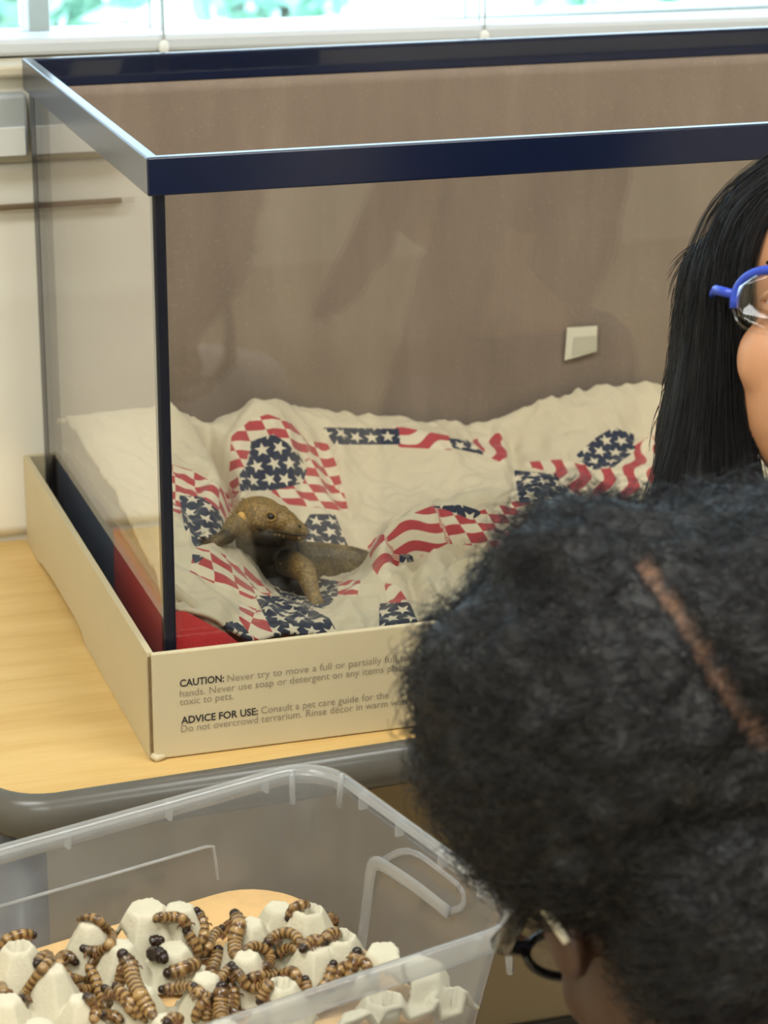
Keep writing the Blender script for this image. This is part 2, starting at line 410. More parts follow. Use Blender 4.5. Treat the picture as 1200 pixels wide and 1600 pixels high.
def band():
    prof = [(0, .0002), (.004, .0), (.009, -.003), (.0125, -.009), (.0135, -.016), (.012, -.024), (.007, -.031), (0, -.034), (-.03, -.034)]
    rows = []
    for off, dz in prof:
        P = loc(table_poly(off)); rows.append([(x, y, -ZF+dz) for x, y in P])
    P = np.array(rows); P = np.concatenate([P, P[:, :1]], 1)
    return P
o, _ = grid_obj('edge_band', band()[:, :-2], 'table_edge', tb)
def leg(x, y):
    V, F = tube_geo([(x, y, 0), (x, y, -ZF-.03)], .019, 16); return mesh_obj('leg', [np.array(v) for v in V], F, 'table_metal', tb, True)
lr = float(on_y(76, 1400, .03)[0])
for x, y in ((lr-.019, .03), (1.6, .12), (lr-.019, .40), (1.6, .42)): leg(x-TO[0], y-TO[1])
box('apron', (lr-TO[0], .045-TO[1], -ZF-.070), (1.6-TO[0], .060-TO[1], -ZF-.0285), 'table_metal', tb, bevel=.002)

# ------------------------------------------------------------------ cardboard tray
OT = .0118; TH = .0796; TD = .461; TWd = .914
tr = tag(empty('cardboard_tray', (TWd/2, TD/2, 0)), 'shallow white cardboard tray with printed cautions under the tank', 'tray')
TC = np.array([TWd/2, TD/2, 0]); th = .0045
x0, x1, y0, y1 = -OT, TWd+OT, -OT, TD+OT
lo = lambda *p: tuple(np.array(p)-TC)
front = box('front_panel', lo(x0+.0025, y0, .0005), lo(x1, y0+th, TH), 'card_white', tr, bevel=.0012)
box('back_panel', lo(x0, y1-th, .0005), lo(x1, y1, TH), 'card_white', tr, bevel=.0012)
box('right_panel', lo(x1-th, y0+th, .0005), lo(x1, y1-th, TH), 'card_white', tr, bevel=.0012)
box('bottom_panel', lo(x0+th, y0+th, .0005), lo(x1-th, y1-th, .004), 'card_white', tr)
# left panel with the cut-out along its lower edge
prof = [(y0+.0035, .0005), (.215, .0005), (.222, .0015), (.232, .0065), (.26, .0085), (.36, .0075), (.40, .004), (.42, .0005), (y1-th, .0005), (y1-th, TH), (y0+.0035, TH)]
Mx = Matrix(((0, 0, 1, 0), (1, 0, 0, 0), (0, 1, 0, 0), (0, 0, 0, 1)))
prism('left_panel', [(a-TC[1], b) for a, b in prof], x0-TC[0], x0+th-TC[0], 'card_white', tr, M=Mx)
box('corrugated_edge', lo(x0+.0008, y0+.0014, .006), lo(x0+.0032, y0+.0060, TH-.003), 'card_edge', tr)
bm_pts = [lo(x0+.001, y0+.001, .004), lo(x0+.004, y0-.0012, .002), lo(x0+.010, y0-.0008, .003)]
tube('torn_corner', bm_pts, [.0022, .003, .0016], 'card_white', tr)
def text_line(s, uvl, u_right, mat, bold=False, hpx=14):
    cu = bpy.data.curves.new('text_line', 'FONT'); cu.body = s; cu.size = 1.0; cu.extrude = .0
    if bold: cu.offset = .022
    cu.resolution_u = 3
    o = bpy.data.objects.new('text_line', cu); COL.objects.link(o)
    dg = bpy.context.evaluated_depsgraph_get(); dg.update()
    me = bpy.data.meshes.new_from_object(o.evaluated_get(dg)); COL.objects.unlink(o); bpy.data.objects.remove(o)
    co = np.array([v.co for v in me.vertices]); x0_, x1_ = co[:, 0].min(), co[:, 0].max()
    a = on_y(uvl[0], uvl[1], y0); b = on_y(u_right, uvl[1]-(u_right-uvl[0])*.118, y0)
    sx = (b[0]-a[0])/(x1_-x0_); hz = (on_y(uvl[0], uvl[1]-hpx, y0)-a)[2]/.70
    for v in me.vertices:
        v.co = Vector(lo(a[0]+(v.co.x-x0_)*sx, y0-.0003, a[2]+v.co.y*hz))
    me.materials.append(MAT[mat]); t = bpy.data.objects.new('text_line', me); link(t, front); return t
text_line('CAUTION:', (281, 1073), 350, 'ink_bold', True, 11)
text_line('Never try to move a full or partially full terrarium', (355, 1065), 687, 'ink', False, 11)
text_line('hands. Never use soap or detergent on any items placed', (281, 1089), 643, 'ink', False, 11)
text_line('toxic to pets.', (281, 1102), 365, 'ink', False, 11)
text_line('ADVICE FOR USE:', (283, 1131), 403, 'ink_bold', True, 11)
text_line('Consult a pet care guide for the', (408, 1115), 607, 'ink', False, 11)
text_line('Do not overcrowd terrarium. Rinse d\u00e9cor in warm water', (283, 1144), 646, 'ink', False, 11)

# ------------------------------------------------------------------ glass tank
TZ = .42
tk = tag(empty('glass_terrarium', (TWd/2, TD/2, .004)), 'large glass terrarium with dark plastic rims standing in cardboard tray', 'terrarium')
KC = np.array([TWd/2, TD/2, .004]); lk = lambda *p: tuple(np.array(p)-KC)
def rim(name, z0, z1, w, lip):
    m = 0.0; X0, X1, Y0, Y1 = 0, TWd, 0, TD
    objs = []
    def ring(lo_, hi_, wi, z0_, z1_):
        V = []; F = []
        o_ = [(lo_, lo_), (TWd-lo_, lo_), (TWd-lo_, TD-lo_), (lo_, TD-lo_)]; i_ = [(lo_+wi, lo_+wi), (TWd-lo_-wi, lo_+wi), (TWd-lo_-wi, TD-lo_-wi), (lo_+wi, TD-lo_-wi)]
        for z in (z0_, z1_):
            V += [lk(x, y, z) for x, y in o_]; V += [lk(x, y, z) for x, y in i_]
        for k in range(4):
            j = (k+1) % 4
            F += [(k, j, 8+j, 8+k), (4+j, 4+k, 12+k, 12+j), (8+k, 8+j, 12+j, 12+k), (j, k, 4+k, 4+j)]
        return V, F
    V, F = ring(0, 0, w, z0, z1)
    o = mesh_obj(name, V, F, 'trim', tk)
    bv = o.modifiers.new('b', 'BEVEL'); bv.width = .0012; bv.segments = 2; bv.limit_method = 'ANGLE'
    if lip:
        V, F = ring(w-.0005, 0, .006, z0+.004, z0+.010); l_ = mesh_obj('inner_ledge', V, F, 'trim', o)
    return o
rim('top_rim', TZ-.0255, TZ, .0085, True)
rim('bottom_rim', .0045, .030, .0085, False)
g = .0035; gt = .0055; za, zb_ = .012, TZ-.003
box('front_pane', lk(g+gt, g, za), lk(TWd-g-gt, g+gt, zb_), 'glass', tk)
box('back_pane', lk(g+gt, TD-g-gt, za), lk(TWd-g-gt, TD-g, zb_), 'glass', tk)
box('left_pane', lk(g, g, za), lk(g+gt, TD-g, zb_), 'glass', tk)
box('right_pane', lk(TWd-g-gt, g, za), lk(TWd-g, TD-g, zb_), 'glass', tk)
box('bottom_pane', lk(g+gt, g+gt, .008), lk(TWd-g-gt, TD-g-gt, .0115), 'glass', tk)
for cx, cy in ((0, 0), (1, 0), (1, 1), (0, 1)):
    ax = g+.0002 if cx == 0 else TWd-g-.0090; ay = g-.0005 if cy == 0 else TD-g-.0105
    if cx == 0 and cy == 1: box('silicone_seam', lk(g-.0004, TD-g-.027, .03), lk(g+.006, TD-g-.006, TZ-.02), 'silicone', tk, bevel=.001); continue
    box('silicone_seam', lk(ax, ay, .02), lk(ax+.0088, ay+.0105, TZ-.012), 'silicone', tk, bevel=.002)
# cardboard backing sheet
bk = tag(empty('cardboard_backing', (TWd/2, .447, .012)), 'brown cardboard sheet lining the back of the terrarium', 'cardboard')
xs = np.linspace(.012, TWd-.012, 90); zz = np.linspace(.0, .3855, 40); X, Z = np.meshgrid(xs, zz)
Yc = -.0008*np.sin(X*7+1)-.0010*np.exp(-((X-.20)/.03)**2)*(1-Z/.4)
o, _ = grid_obj('sheet', np.stack([X-TWd/2, Yc, Z], -1), 'kraft', bk); sd = o.modifiers.new('t', 'SOLIDIFY'); sd.thickness = .003; sd.offset = -1
# sticker on the backing
c = [on_y(u, v, .4445) for u, v in ((886, 512), (933, 509), (932, 549), (882, 563))]; cc = sum(c)/4
st = tag(empty('paper_label', cc), 'small torn white paper label stuck on the brown backing', 'label')
def quad_slab(name, P, th_, mat, parent, c0):
    V = [p-c0 for p in P]+[p-c0+np.array([0, -th_, 0]) for p in P]
    return mesh_obj(name, V, [(3, 2, 1, 0), (4, 5, 6, 7), (0, 1, 5, 4), (1, 2, 6, 5), (2, 3, 7, 6), (3, 0, 4, 7)], mat, parent)
quad_slab('paper', c, .0005, 'tape', st, cc)
c2 = [on_y(u, v, .4438) for u, v in ((896, 527), (932, 524), (932, 549), (893, 556))]
quad_slab('tape_strip', c2, .0003, 'tape_clear', st, cc)

def adopt(o, parent):
    """world-space mesh under an (unrotated) thing"""
    o.parent = parent; o.location = -Vector(parent.location); return o
def tps(pts, vals, lam=1e-4):
    pts = np.asarray(pts, float); n = len(pts)
    U = lambda r2: np.where(r2 > 1e-12, r2*np.log(np.maximum(r2, 1e-12)), 0)
    K = U(((pts[:, None]-pts[None])**2).sum(-1))+lam*np.eye(n); Pm = np.c_[np.ones(n), pts]
    A = np.block([[K, Pm], [Pm.T, np.zeros((3, 3))]]); w = np.linalg.solve(A, np.r_[vals, 0, 0, 0])
    return lambda q: U(((q[:, None]-pts[None])**2).sum(-1)) @ w[:n] + w[n] + q @ w[n+1:]

# ------------------------------------------------------------------ red and blue fleece under the quilt
def mat_height(x, y):
    edge = .097-.003*np.sin(y*20)
    h = .030+(edge-.030)*np.clip(1-(x-.016)/.055, 0, 1)**1.2
    fr = np.clip(1-(y-.012)/.05, 0, 1)
    hf = np.interp(x, [.0, .02, .05, .085, .12], [.100, .098, .080, .050, .03])
    return np.maximum(h*(1-fr*.0), 0)*(1-fr)+hf*fr
xs = np.linspace(.0102, .16, 60); ys = np.linspace(.0105, .436, 160); X, Y = np.meshgrid(xs, ys)
Z = mat_height(X, Y)+.0015*np.sin(X*60+Y*31)
fm = tag(empty('folded_fleece', (.08, .22, .012)), 'red and navy fleece lying under the quilt by the left glass', 'fleece')
def fleece_mat():
    t = NT('red_navy_fleece'); sep = t.n('ShaderNodeSeparateXYZ'); t.l(t.n('ShaderNodeNewGeometry').outputs['Position'], sep.inputs[0])
    f = t.math('GREATER_THAN', t.math('ADD', sep.outputs[1], t.math('MULTIPLY', t.noise(12), .03)), .215)
    col = t.mix(f, lin((176, 22, 26)), lin((22, 44, 84)))
    return t.fin(col, .9, t.bump(t.noise(500, 2), .4, .001), Sheen_Weight=.3)
MAT['fleece'] = fleece_mat()
# closed slab: top surface plus skirt down to the tank floor
P = np.stack([X, Y, Z], -1)
def skirted(P, z):
    a = P.copy(); b = np.concatenate([a[:1], a, a[-1:]], 0); b = np.concatenate([b[:, :1], b, b[:, -1:]], 1).copy()
    b[0, :, 2] = z; b[-1, :, 2] = z; b[:, 0, 2] = z; b[:, -1, 2] = z; return b
o, _ = grid_obj('fleece_fold', skirted(P, .0118), 'fleece'); adopt(o, fm)

# ------------------------------------------------------------------ patchwork quilt
CP = [  # photo pixel u, v and depth y of points on the cloth
 (258, 655, .36), (300, 668, .40), (323, 688, .43), (345, 665, .42), (400, 653, .40), (480, 662, .40), (560, 675, .41), (640, 677, .41), (700, 685, .41), (770, 692, .42), (850, 662, .42), (930, 638, .42), (1035, 628, .42), (1120, 622, .42),
 (290, 715, .32), (340, 740, .33), (300, 755, .27), (350, 780, .26), (270, 790, .22), (320, 805, .21), (330, 845, .17), (270, 850, .14), (285, 890, .09), (340, 880, .12),
 (330, 945, .05), (300, 940, .04), (370, 920, .09), (403, 932, .115), (440, 946, .105), (470, 953, .098), (500, 946, .10), (540, 928, .115), (380, 975, .03), (460, 965, .06), (510, 978, .03), (440, 985, .02),
 (430, 690, .35), (430, 740, .335), (390, 720, .34), (500, 720, .37), (480, 780, .31), (530, 780, .33), (510, 830, .27),
 (400, 845, .23), (440, 928, .172), (480, 934, .158), (520, 926, .155), (545, 912, .165), (560, 848, .27),
 (600, 740, .37), (660, 780, .33), (620, 830, .27), (700, 840, .26), (760, 760, .34), (780, 800, .29),
 (840, 755, .335), (900, 770, .31), (850, 700, .40), (950, 700, .385), (950, 750, .33), (1000, 690, .395), (1000, 740, .34),
 (560, 945, .08), (590, 890, .125), (610, 850, .145), (650, 825, .155), (720, 800, .165), (800, 793, .18), (880, 785, .19), (1000, 782, .20), (1100, 770, .2),
 (620, 920, .09), (650, 900, .10), (640, 965, .03), (600, 980, .02), (720, 900, .10), (720, 950, .03), (800, 900, .09), (850, 850, .13)]
cpx = []; cpz = []
for u, v, y in CP: q = on_y(u, v, y); cpx.append((q[0], q[1])); cpz.append(q[2])
ex = [(.013, .05, .104), (.013, .12, .118), (.013, .2, .128), (.013, .3, .128), (.013, .42, .120), (.03, .013, .098), (.05, .013, .082), (.072, .013, .066), (.12, .013, .066), (.2, .013, .066), (.3, .013, .066),
      (.45, .013, .06), (.6, .02, .06), (.9, .02, .06), (.9, .2, .08), (.9, .43, .10), (.7, .1, .09), (.7, .3, .07), (.7, .43, .11),
      (.20, .43, .105), (.32, .43, .088), (.42, .435, .082),
      (.185, .195, .042), (.205, .20, .042), (.235, .21, .044), (.25, .215, .046), (.31, .225, .052), (.36, .235, .052), (.42, .25, .052), (.5, .25, .05)]
for x, y, z in ex: cpx.append((x, y)); cpz.append(z)
fH = tps(cpx, cpz, 2e-5)
nx, ny = 440, 224
xs = np.linspace(.0125, TWd-.0125, nx); ys = np.linspace(.0125, .4375, ny); X, Y = np.meshgrid(xs, ys)
Q = np.stack([X.ravel(), Y.ravel()], -1)
H = np.concatenate([fH(q) for q in np.array_split(Q, 12)]).reshape(ny, nx)
wr = np.zeros(nx*ny)
for i, (x, y) in enumerate(Q):
    p = Vector((x*26, y*26, 0)); w = noise.noise_vector(p*.6)
    a = noise.noise(Vector((x*34+w.x*1.2, y*22+w.y*1.2, 3)))
    b = noise.noise(Vector((x*70+w.x*1.5, y*80+w.y*1.5, 7)))
    wr[i] = .0075*(1-2*abs(a))*.6+.0042*(1-2*abs(b))*.5
uv0 = project(np.stack([X, Y, H], -1)).reshape(-1, 2)
def pline(P):
    d = np.full(len(uv0), 1e9)
    for a, b in zip(P[:-1], P[1:]):
        a, b = np.array(a, float), np.array(b, float); ab = b-a; tt = np.clip((uv0-a)@ab/(ab@ab), 0, 1); d = np.minimum(d, np.linalg.norm(uv0-a-tt[:, None]*ab, axis=1))
    return d
FOLDS = [  # crease lines: pixels, half width px, height m
 ([(323, 686), (340, 720), (362, 770), (362, 820)], 11, -.024), ([(262, 660), (295, 695), (325, 745), (340, 785)], 19, .013), ([(430, 662), (442, 700), (432, 745)], 30, .012), ([(375, 770), (372, 700), (395, 660)], 16, .010), ([(500, 690), (520, 760), (545, 800)], 12, -.007), ([(530, 690), (540, 760)], 14, .006),
 ([(620, 878), (660, 856), (720, 852), (800, 860)], 10, -.015), ([(592, 880), (615, 842), (660, 818), (740, 800), (860, 790)], 15, .012), ([(800, 700), (806, 760), (800, 800)], 12, -.008), ([(780, 690), (790, 730)], 12, .006), ([(870, 705), (940, 660), (1000, 640)], 22, .006), ([(880, 690), (960, 650)], 10, -.004),
 ([(262, 868), (300, 890), (345, 925), (400, 950)], 10, -.008), ([(258, 895), (300, 920), (350, 965)], 12, .007), ([(260, 930), (300, 950), (340, 985)], 9, -.006), ([(300, 845), (340, 868), (400, 900)], 12, .008),
 ([(655, 865), (640, 900), (655, 960)], 10, -.009), ([(680, 870), (690, 920), (670, 970)], 14, .007), ([(720, 860), (700, 890), (715, 900), (745, 880)], 8, -.006), ([(780, 865), (760, 920)], 12, .005), ([(600, 905), (560, 930), (540, 970)], 16, .007), ([(600, 950), (580, 980)], 10, -.005),
 ([(560, 700), (600, 745), (690, 760)], 30, -.004), ([(650, 690), (700, 720), (780, 735)], 24, .004), ([(830, 780), (900, 765), (1000, 775)], 9, -.007), ([(258, 770), (300, 800), (310, 850)], 10, -.008)]
fold = np.zeros(len(uv0))
for pl_, w_, a_ in FOLDS: fold += a_*np.exp(-(pline(pl_)/w_)**2)
H = np.maximum(H+wr.reshape(ny, nx)+fold.reshape(ny, nx), .016)
H = np.maximum(H, np.where(X < .165, mat_height(X, Y)+.003, 0))
PQ = np.stack([X, Y, H], -1)
su = np.zeros_like(X); su[:, 1:] = np.cumsum(np.linalg.norm(np.diff(PQ, axis=1), axis=-1), 1)
sv = np.zeros_like(X); sv[1:, :] = np.cumsum(np.linalg.norm(np.diff(PQ, axis=0), axis=-1), 0)
from numpy.lib.stride_tricks import sliding_window_view
def blur(A, k):
    for ax in (0, 1):
        pad = [(0, 0), (0, 0)]; pad[ax] = (k, k)
        A = sliding_window_view(np.pad(A, pad, mode='edge'), 2*k+1, axis=ax).mean(-1)
    return A
su, sv = blur(su, 6), blur(sv, 6)
uv = project(PQ).reshape(-1, 2)
def psd(poly):
    """signed distance (px) to polygon, negative inside"""
    P = np.array(poly, float); n = len(P); d = np.full(len(uv), 1e9); ins = np.zeros(len(uv), bool)
    for i in range(n):
        a, b = P[i], P[(i+1) % n]; ab = b-a; ap = uv-a; t_ = np.clip(ap@ab/(ab@ab), 0, 1)
        d = np.minimum(d, np.linalg.norm(ap-t_[:, None]*ab, axis=1))
        c_ = ((a[1] > uv[:, 1]) != (b[1] > uv[:, 1])) & (uv[:, 0] < (b[0]-a[0])*(uv[:, 1]-a[1])/(b[1]-a[1]+1e-12)+a[0]); ins ^= c_
    return np.where(ins, -d, d)
A4 = lambda P: [(160+x/2.4, 600+y/2.4) for x, y in P]
A5 = lambda P: [(600+x/2.4, 600+y/2.4) for x, y in P]
STARS = [A4([(560,215),(640,190),(720,240),(765,320),(750,370),(650,395),(520,400),(510,350),(550,290)]), A4([(290,420),(370,425),(440,480),(460,540),(400,590),(350,610),(310,540)]),
 A4([(780,490),(870,490),(920,610),(800,640),(740,560)]), A4([(830,165),(1110,170),(1115,225),(870,225)]), A4([(640,760),(800,730),(880,740),(880,800),(830,840),(700,820)]),
 A4([(575,795),(700,800),(850,880),(880,935),(660,968),(600,850)]), A4([(465,895),(510,890),(570,960),(560,990),(450,985)]), A4([(1040,825),(1150,820),(1180,890),(1040,915)]), A4([(335,640),(380,645),(350,680)]),
 A5([(490,325),(640,340),(690,400),(680,435),(510,445)]), A5([(720,270),(800,200),(860,165),(935,190),(940,250),(860,310),(780,320)]), A5([(185,460),(290,455),(370,480),(330,508),(240,472)]), A5([(245,205),(310,212),(380,265),(260,238)]), A5([(60,640),(110,640),(110,665),(60,670)]), [(1240, 690), (1330, 680), (1345, 740), (1250, 750)], [(1480, 720), (1570, 705), (1590, 765), (1500, 780)], [(1150, 850), (1240, 845), (1250, 905), (1165, 910)], [(1700, 700), (1790, 690), (1800, 750), (1710, 760)]]
STRIPES = [  # polygon, angle (deg), stripe width cm, column width cm (0 = plain stripes)
 (A4([(490,200),(560,140),(620,120),(700,150),(770,230),(790,300),(700,220),(600,190),(540,260),(515,400),(490,450),(482,350)]), 20, .8, 1.6),
 (A4([(770,220),(840,230),(870,300),(915,470),(840,460),(700,445),(640,400),(740,370),(770,320)]), 8, .85, 1.7),
 (A4([(235,300),(330,330),(420,380),(490,440),(460,505),(380,430),(300,420),(290,480),(238,475)]), -25, .8, 1.7),
 (A4([(350,620),(440,640),(540,690),(630,790),(560,800),(440,750),(335,700)]), -20, .85, 1.8),
 (A4([(520,830),(600,860),(670,950),(580,965),(520,880)]), -25, .9, 2.2),
 (A4([(1000,600),(1050,570),(1110,670),(1060,740),(1020,690)]), 60, 1.0, 0), (A4([(1065,755),(1100,760),(1135,810),(1080,832)]), 40, 1.0, 0), (A4([(880,745),(960,740),(950,790),(880,780)]), 10, .8, 0),
 (A5([(5,590),(90,500),(190,460),(240,590),(110,655),(40,640)]), 6, .72, 0), (A5([(190,460),(330,490),(480,450),(600,430),(680,450),(600,520),(500,612),(380,602),(240,592)]), 30, .75, 1.3),
 (A5([(340,215),(430,190),(485,305),(400,270)]), 70, .9, 0), (A5([(50,165),(240,200),(250,240),(60,230)]), 20, 1.0, 0),
 (A5([(530,300),(660,290),(740,310),(830,300),(940,240),(1000,200),(1080,260),(960,432),(740,422),(650,345),(620,322)]), 78, .95, 0), (A5([(1035,70),(1130,50),(1100,230),(1020,200)]), 70, .8, 1.6),
 ([(1330, 680), (1440, 660), (1470, 730), (1345, 740)], 20, .8, 1.5), ([(1250, 750), (1345, 740), (1360, 800), (1260, 810)], 15, .9, 0), ([(1240, 845), (1340, 830), (1360, 890), (1250, 905)], 15, .8, 1.5), ([(1590, 700), (1700, 695), (1710, 760), (1600, 765)], 20, .8, 1.5)]
NQ = np.cross(np.gradient(PQ, axis=1), np.gradient(PQ, axis=0)).reshape(-1, 3); P3 = PQ.reshape(-1, 3)
seen = ((NQ*(Cc-P3)).sum(1) > 0)
def patch_uv(d):
    """print coordinates (cm) in the mean plane of the patch; u runs level"""
    m = (d < 0) & seen
    if m.sum() < 6: m = d < 4
    c0 = P3[m].mean(0); n = NQ[m].mean(0); n /= np.linalg.norm(n); n = n+1.1*(Cc-c0)/np.linalg.norm(Cc-c0); n /= np.linalg.norm(n)
    uu = np.cross([0, 0, 1.0], n); uu /= np.linalg.norm(uu); vv = np.cross(n, uu)
    return (P3-c0)@uu*100, (P3-c0)@vv*100
pu = su.ravel()*100; pv = sv.ravel()*100
sdS = np.full(len(uv), 99.)
for k, pl in enumerate(STARS):
    d = psd(pl); m = (d < 6) & (d < sdS); sdS = np.minimum(sdS, d)
    if m.any(): x_, y_ = patch_uv(d); pu[m] = x_[m]+40+7*k; pv[m] = y_[m]+40+3*k
sdR = np.full(len(uv), 99.); pa = pu.copy(); pb = pv.copy()
for pl, ang, w, col_w in STRIPES:
    d = psd(pl); m = (d < 12) & (d < sdR); sdR = np.minimum(sdR, d); a = math.radians(ang)
    if not m.any(): continue
    q1, q2_ = patch_uv(d); x_ = q1*math.cos(a)+q2_*math.sin(a)+20; y_ = -q1*math.sin(a)+q2_*math.cos(a)+20
    pa[m] = x_[m]/(col_w if col_w else 90); pb[m] = y_[m]/(w*1.12)+(.4*np.sin(x_[m]*1.4) if col_w == 0 else .55*(x_[m]/col_w))
def quilt_mat():
    t = NT('patchwork_quilt'); aS, aR = t.attr('sd_star'), t.attr('sd_stripe'); u, v = t.attr('su'), t.attr('sv'); a, b = t.attr('pa'), t.attr('pb')
    c = 1.42
    vr = t.math('DIVIDE', v, c); row = t.math('FLOOR', vr)
    ur = t.math('ADD', t.math('DIVIDE', u, c), t.math('MULTIPLY', t.math('FLOORED_MODULO', row, 2.0), .5)); cell = t.math('FLOOR', ur)
    x = t.math('SUBTRACT', t.math('SUBTRACT', ur, cell), .5); y = t.math('SUBTRACT', t.math('SUBTRACT', vr, row), .5)
    h = t.math('FRACT', t.math('MULTIPLY', t.math('SINE', t.math('ADD', t.math('MULTIPLY', cell, 12.9), t.math('MULTIPLY', row, 78.2))), 437.5))
    r = t.math('SQRT', t.math('ADD', t.math('MULTIPLY', x, x), t.math('MULTIPLY', y, y)))
    th_ = t.math('ADD', t.math('ARCTAN2', y, x), t.math('MULTIPLY', h, 1.2)); k = 2*math.pi/5
    m = t.math('FLOORED_MODULO', th_, k); ph = t.math('SUBTRACT', k/2, t.math('ABSOLUTE', t.math('SUBTRACT', m, k/2)))
    R_ = .47; ri = .40*R_; s36, c36 = math.sin(math.pi/5), math.cos(math.pi/5); nx_, ny_ = ri*s36, R_-ri*c36
    lhs = t.math('ADD', t.math('MULTIPLY', t.math('MULTIPLY', r, t.math('COSINE', ph)), nx_), t.math('MULTIPLY', t.math('MULTIPLY', r, t.math('SINE', ph)), ny_))
    star = t.math('LESS_THAN', lhs, R_*ri*s36)
    white = t.mix(t.noise(14, 4), lin((190, 174, 147)), lin((203, 189, 163)))
    navy, red = lin((28, 35, 56)), lin((164, 56, 60)); cream = lin((205, 190, 164))
    starc = t.mix(star, navy, cream)
    q = t.math('ADD', t.math('FLOOR', b), t.math('FLOOR', a)); isr = t.math('GREATER_THAN', t.math('FLOORED_MODULO', q, 2.0), .5)
    strc = t.mix(isr, cream, red)
    inR = t.math('LESS_THAN', aR, 3.0); inS = t.math('LESS_THAN', aS, 1.0)
    col = t.mix(inS, t.mix(inR, white, strc), starc)
    nz = t.bump(t.noise(900, 2), .25, .0006); nz = t.bump(t.noise(90, 4, .6), .35, .003, nz)
    return t.fin(col, .85, nz, Sheen_Weight=.15)
MAT['quilt'] = quilt_mat()
ql = tag(empty('patchwork_quilt', (TWd/2, .22, .02)), 'crumpled cream quilt with star and stripe patches filling the terrarium', 'quilt')
o, used = grid_obj('quilt_cloth', PQ, 'quilt'); adopt(o, ql)
for nm, dt in (('sd_star', sdS), ('sd_stripe', sdR), ('su', pu), ('sv', pv), ('pa', pa), ('pb', pb)): fattr(o, nm, dt[used])
sd = o.modifiers.new('t', 'SOLIDIFY'); sd.thickness = .003; sd.offset = -1
# padded seam running along the lower left hem
hem = [on_y(u, v, y) for u, v, y in ((258, 914, .030), (285, 937, .028), (318, 967, .024), (350, 1000, .019))]
tube('hem_roll', [tuple(np.array(p)+np.array([0, 0, .002])) for p in catmull(hem, 6)], .0042, 'quilt', None, 10)
hr = bpy.data.objects['hem_roll']; adopt(hr, ql)
for nm in ('sd_star', 'sd_stripe'): fattr(hr, nm, np.full(len(hr.data.vertices), 9.))

# ------------------------------------------------------------------ bearded dragon
def dragon_mat():
    t = NT('dragon_skin'); geo = t.n('ShaderNodeNewGeometry'); pos = geo.outputs['Position']
    vo = t.n('ShaderNodeTexVoronoi'); vo.inputs['Scale'].default_value = 430; t.l(pos, vo.inputs['Vector'])
    big = t.noise(60, 4, .6, vec=pos); dk = t.attr('dark'); gd = t.attr('gold')
    c = t.ramp(big, [(.36, lin((62, 50, 32))), (.5, lin((98, 80, 50))), (.66, lin((140, 117, 78)))])
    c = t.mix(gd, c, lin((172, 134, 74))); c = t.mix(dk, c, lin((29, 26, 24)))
    sp = t.ramp(vo.outputs['Distance'], [(.0, (1.4, 1.35, 1.2)), (.65, (.4, .4, .4))])
    k = t.n('ShaderNodeMix', data_type='RGBA', blend_type='MULTIPLY'); k.inputs[0].default_value = .8; t.l(c, k.inputs[6]); t.l(sp, k.inputs[7])
    return t.fin(k.outputs[2], .55, t.bump(vo.outputs['Distance'], -1.0, .0022))
MAT['dragon'] = dragon_mat()
dp = lambda u, v, y: Vector(on_y(u, v, y))
dg_ = tag(empty('bearded_dragon', (.14, .19, .05)), 'brown bearded dragon resting on the quilt with its head raised', 'lizard')
ROLL = -14
hb, hs = dp(402, 806, .172), dp(474, 821, .150)
ax = (hs-hb).normalized(); upv = Vector((0, 0, 1)); upv = (upv-ax*upv.dot(ax)).normalized(); upv = Matrix.Rotation(math.radians(ROLL), 3, ax) @ upv
sdv = ax.cross(upv)        # side facing the camera when positive
Mh = Matrix((ax, -sdv, upv)).transposed(); 
if Mh.determinant() < 0: Mh = Matrix((ax, sdv, upv)).transposed()
Mh4 = Matrix.Translation(hb) @ Mh.to_4x4()
side = Vector(Mh.col[1]); 
if side.y > 0: near = -1
else: near = 1
def hl(x, y, z): return Mh4 @ Vector((x, y*near, z))     # local: x to snout, y to camera side, z up (metres)
rh = Mh.to_euler()
prims = [('e', hl(.002, 0, .002), (.019, .019, .0135), rh), ('e', hl(.016, 0, .000), (.017, .015, .0105), rh), ('e', hl(.028, 0, -.005), (.0125, .0115, .0095), rh), ('e', dp(440, 915, .182), (.027, .022, .017)), ('c', hl(.018, 0, -.001), hl(.0350, 0, -.0055), .0090, .0072),
 ('e', hl(.004, .013, -.003), (.011, .007, .009), rh), ('e', hl(.004, -.013, -.003), (.011, .007, .009), rh),
 ('e', hl(.015, .010, .008), (.006, .0035, .003), rh), ('e', hl(.015, -.010, .008), (.006, .0035, .003), rh),
 ('e', hl(.006, 0, -.012), (.021, .018, .009), rh),                                                  # throat
 ('e', dp(412, 846, .182), (.022, .020, .020)), ('e', dp(432, 872, .190), (.027, .024, .024)), ('e', dp(448, 895, .200), (.027, .025, .022)), ('e', dp(475, 890, .218), (.026, .024, .020)),
 ('c', dp(470, 880, .205), dp(510, 876, .205), .018, .0145), ('c', dp(510, 876, .205), dp(550, 880, .200), .0145, .0135), ('c', dp(550, 880, .200), dp(600, 892, .204), .0135, .0115), ('c', dp(600, 892, .204), dp(650, 905, .22), .0115, .008),
 # near arm, stretched left onto the quilt
 ('c', dp(392, 838, .172), dp(368, 820, .160), .0090, .0085), ('c', dp(368, 820, .160), dp(354, 838, .148), .0085, .0066), ('c', dp(354, 838, .148), dp(336, 847, .140), .0062, .0052),
 # other arm, straight down in front
 ('c', dp(452, 880, .160), dp(476, 892, .130), .0115, .0090), ('c', dp(476, 892, .130), dp(486, 920, .108), .0084, .0066), ('c', dp(486, 920, .108), dp(494, 938, .098), .0058, .0052)]
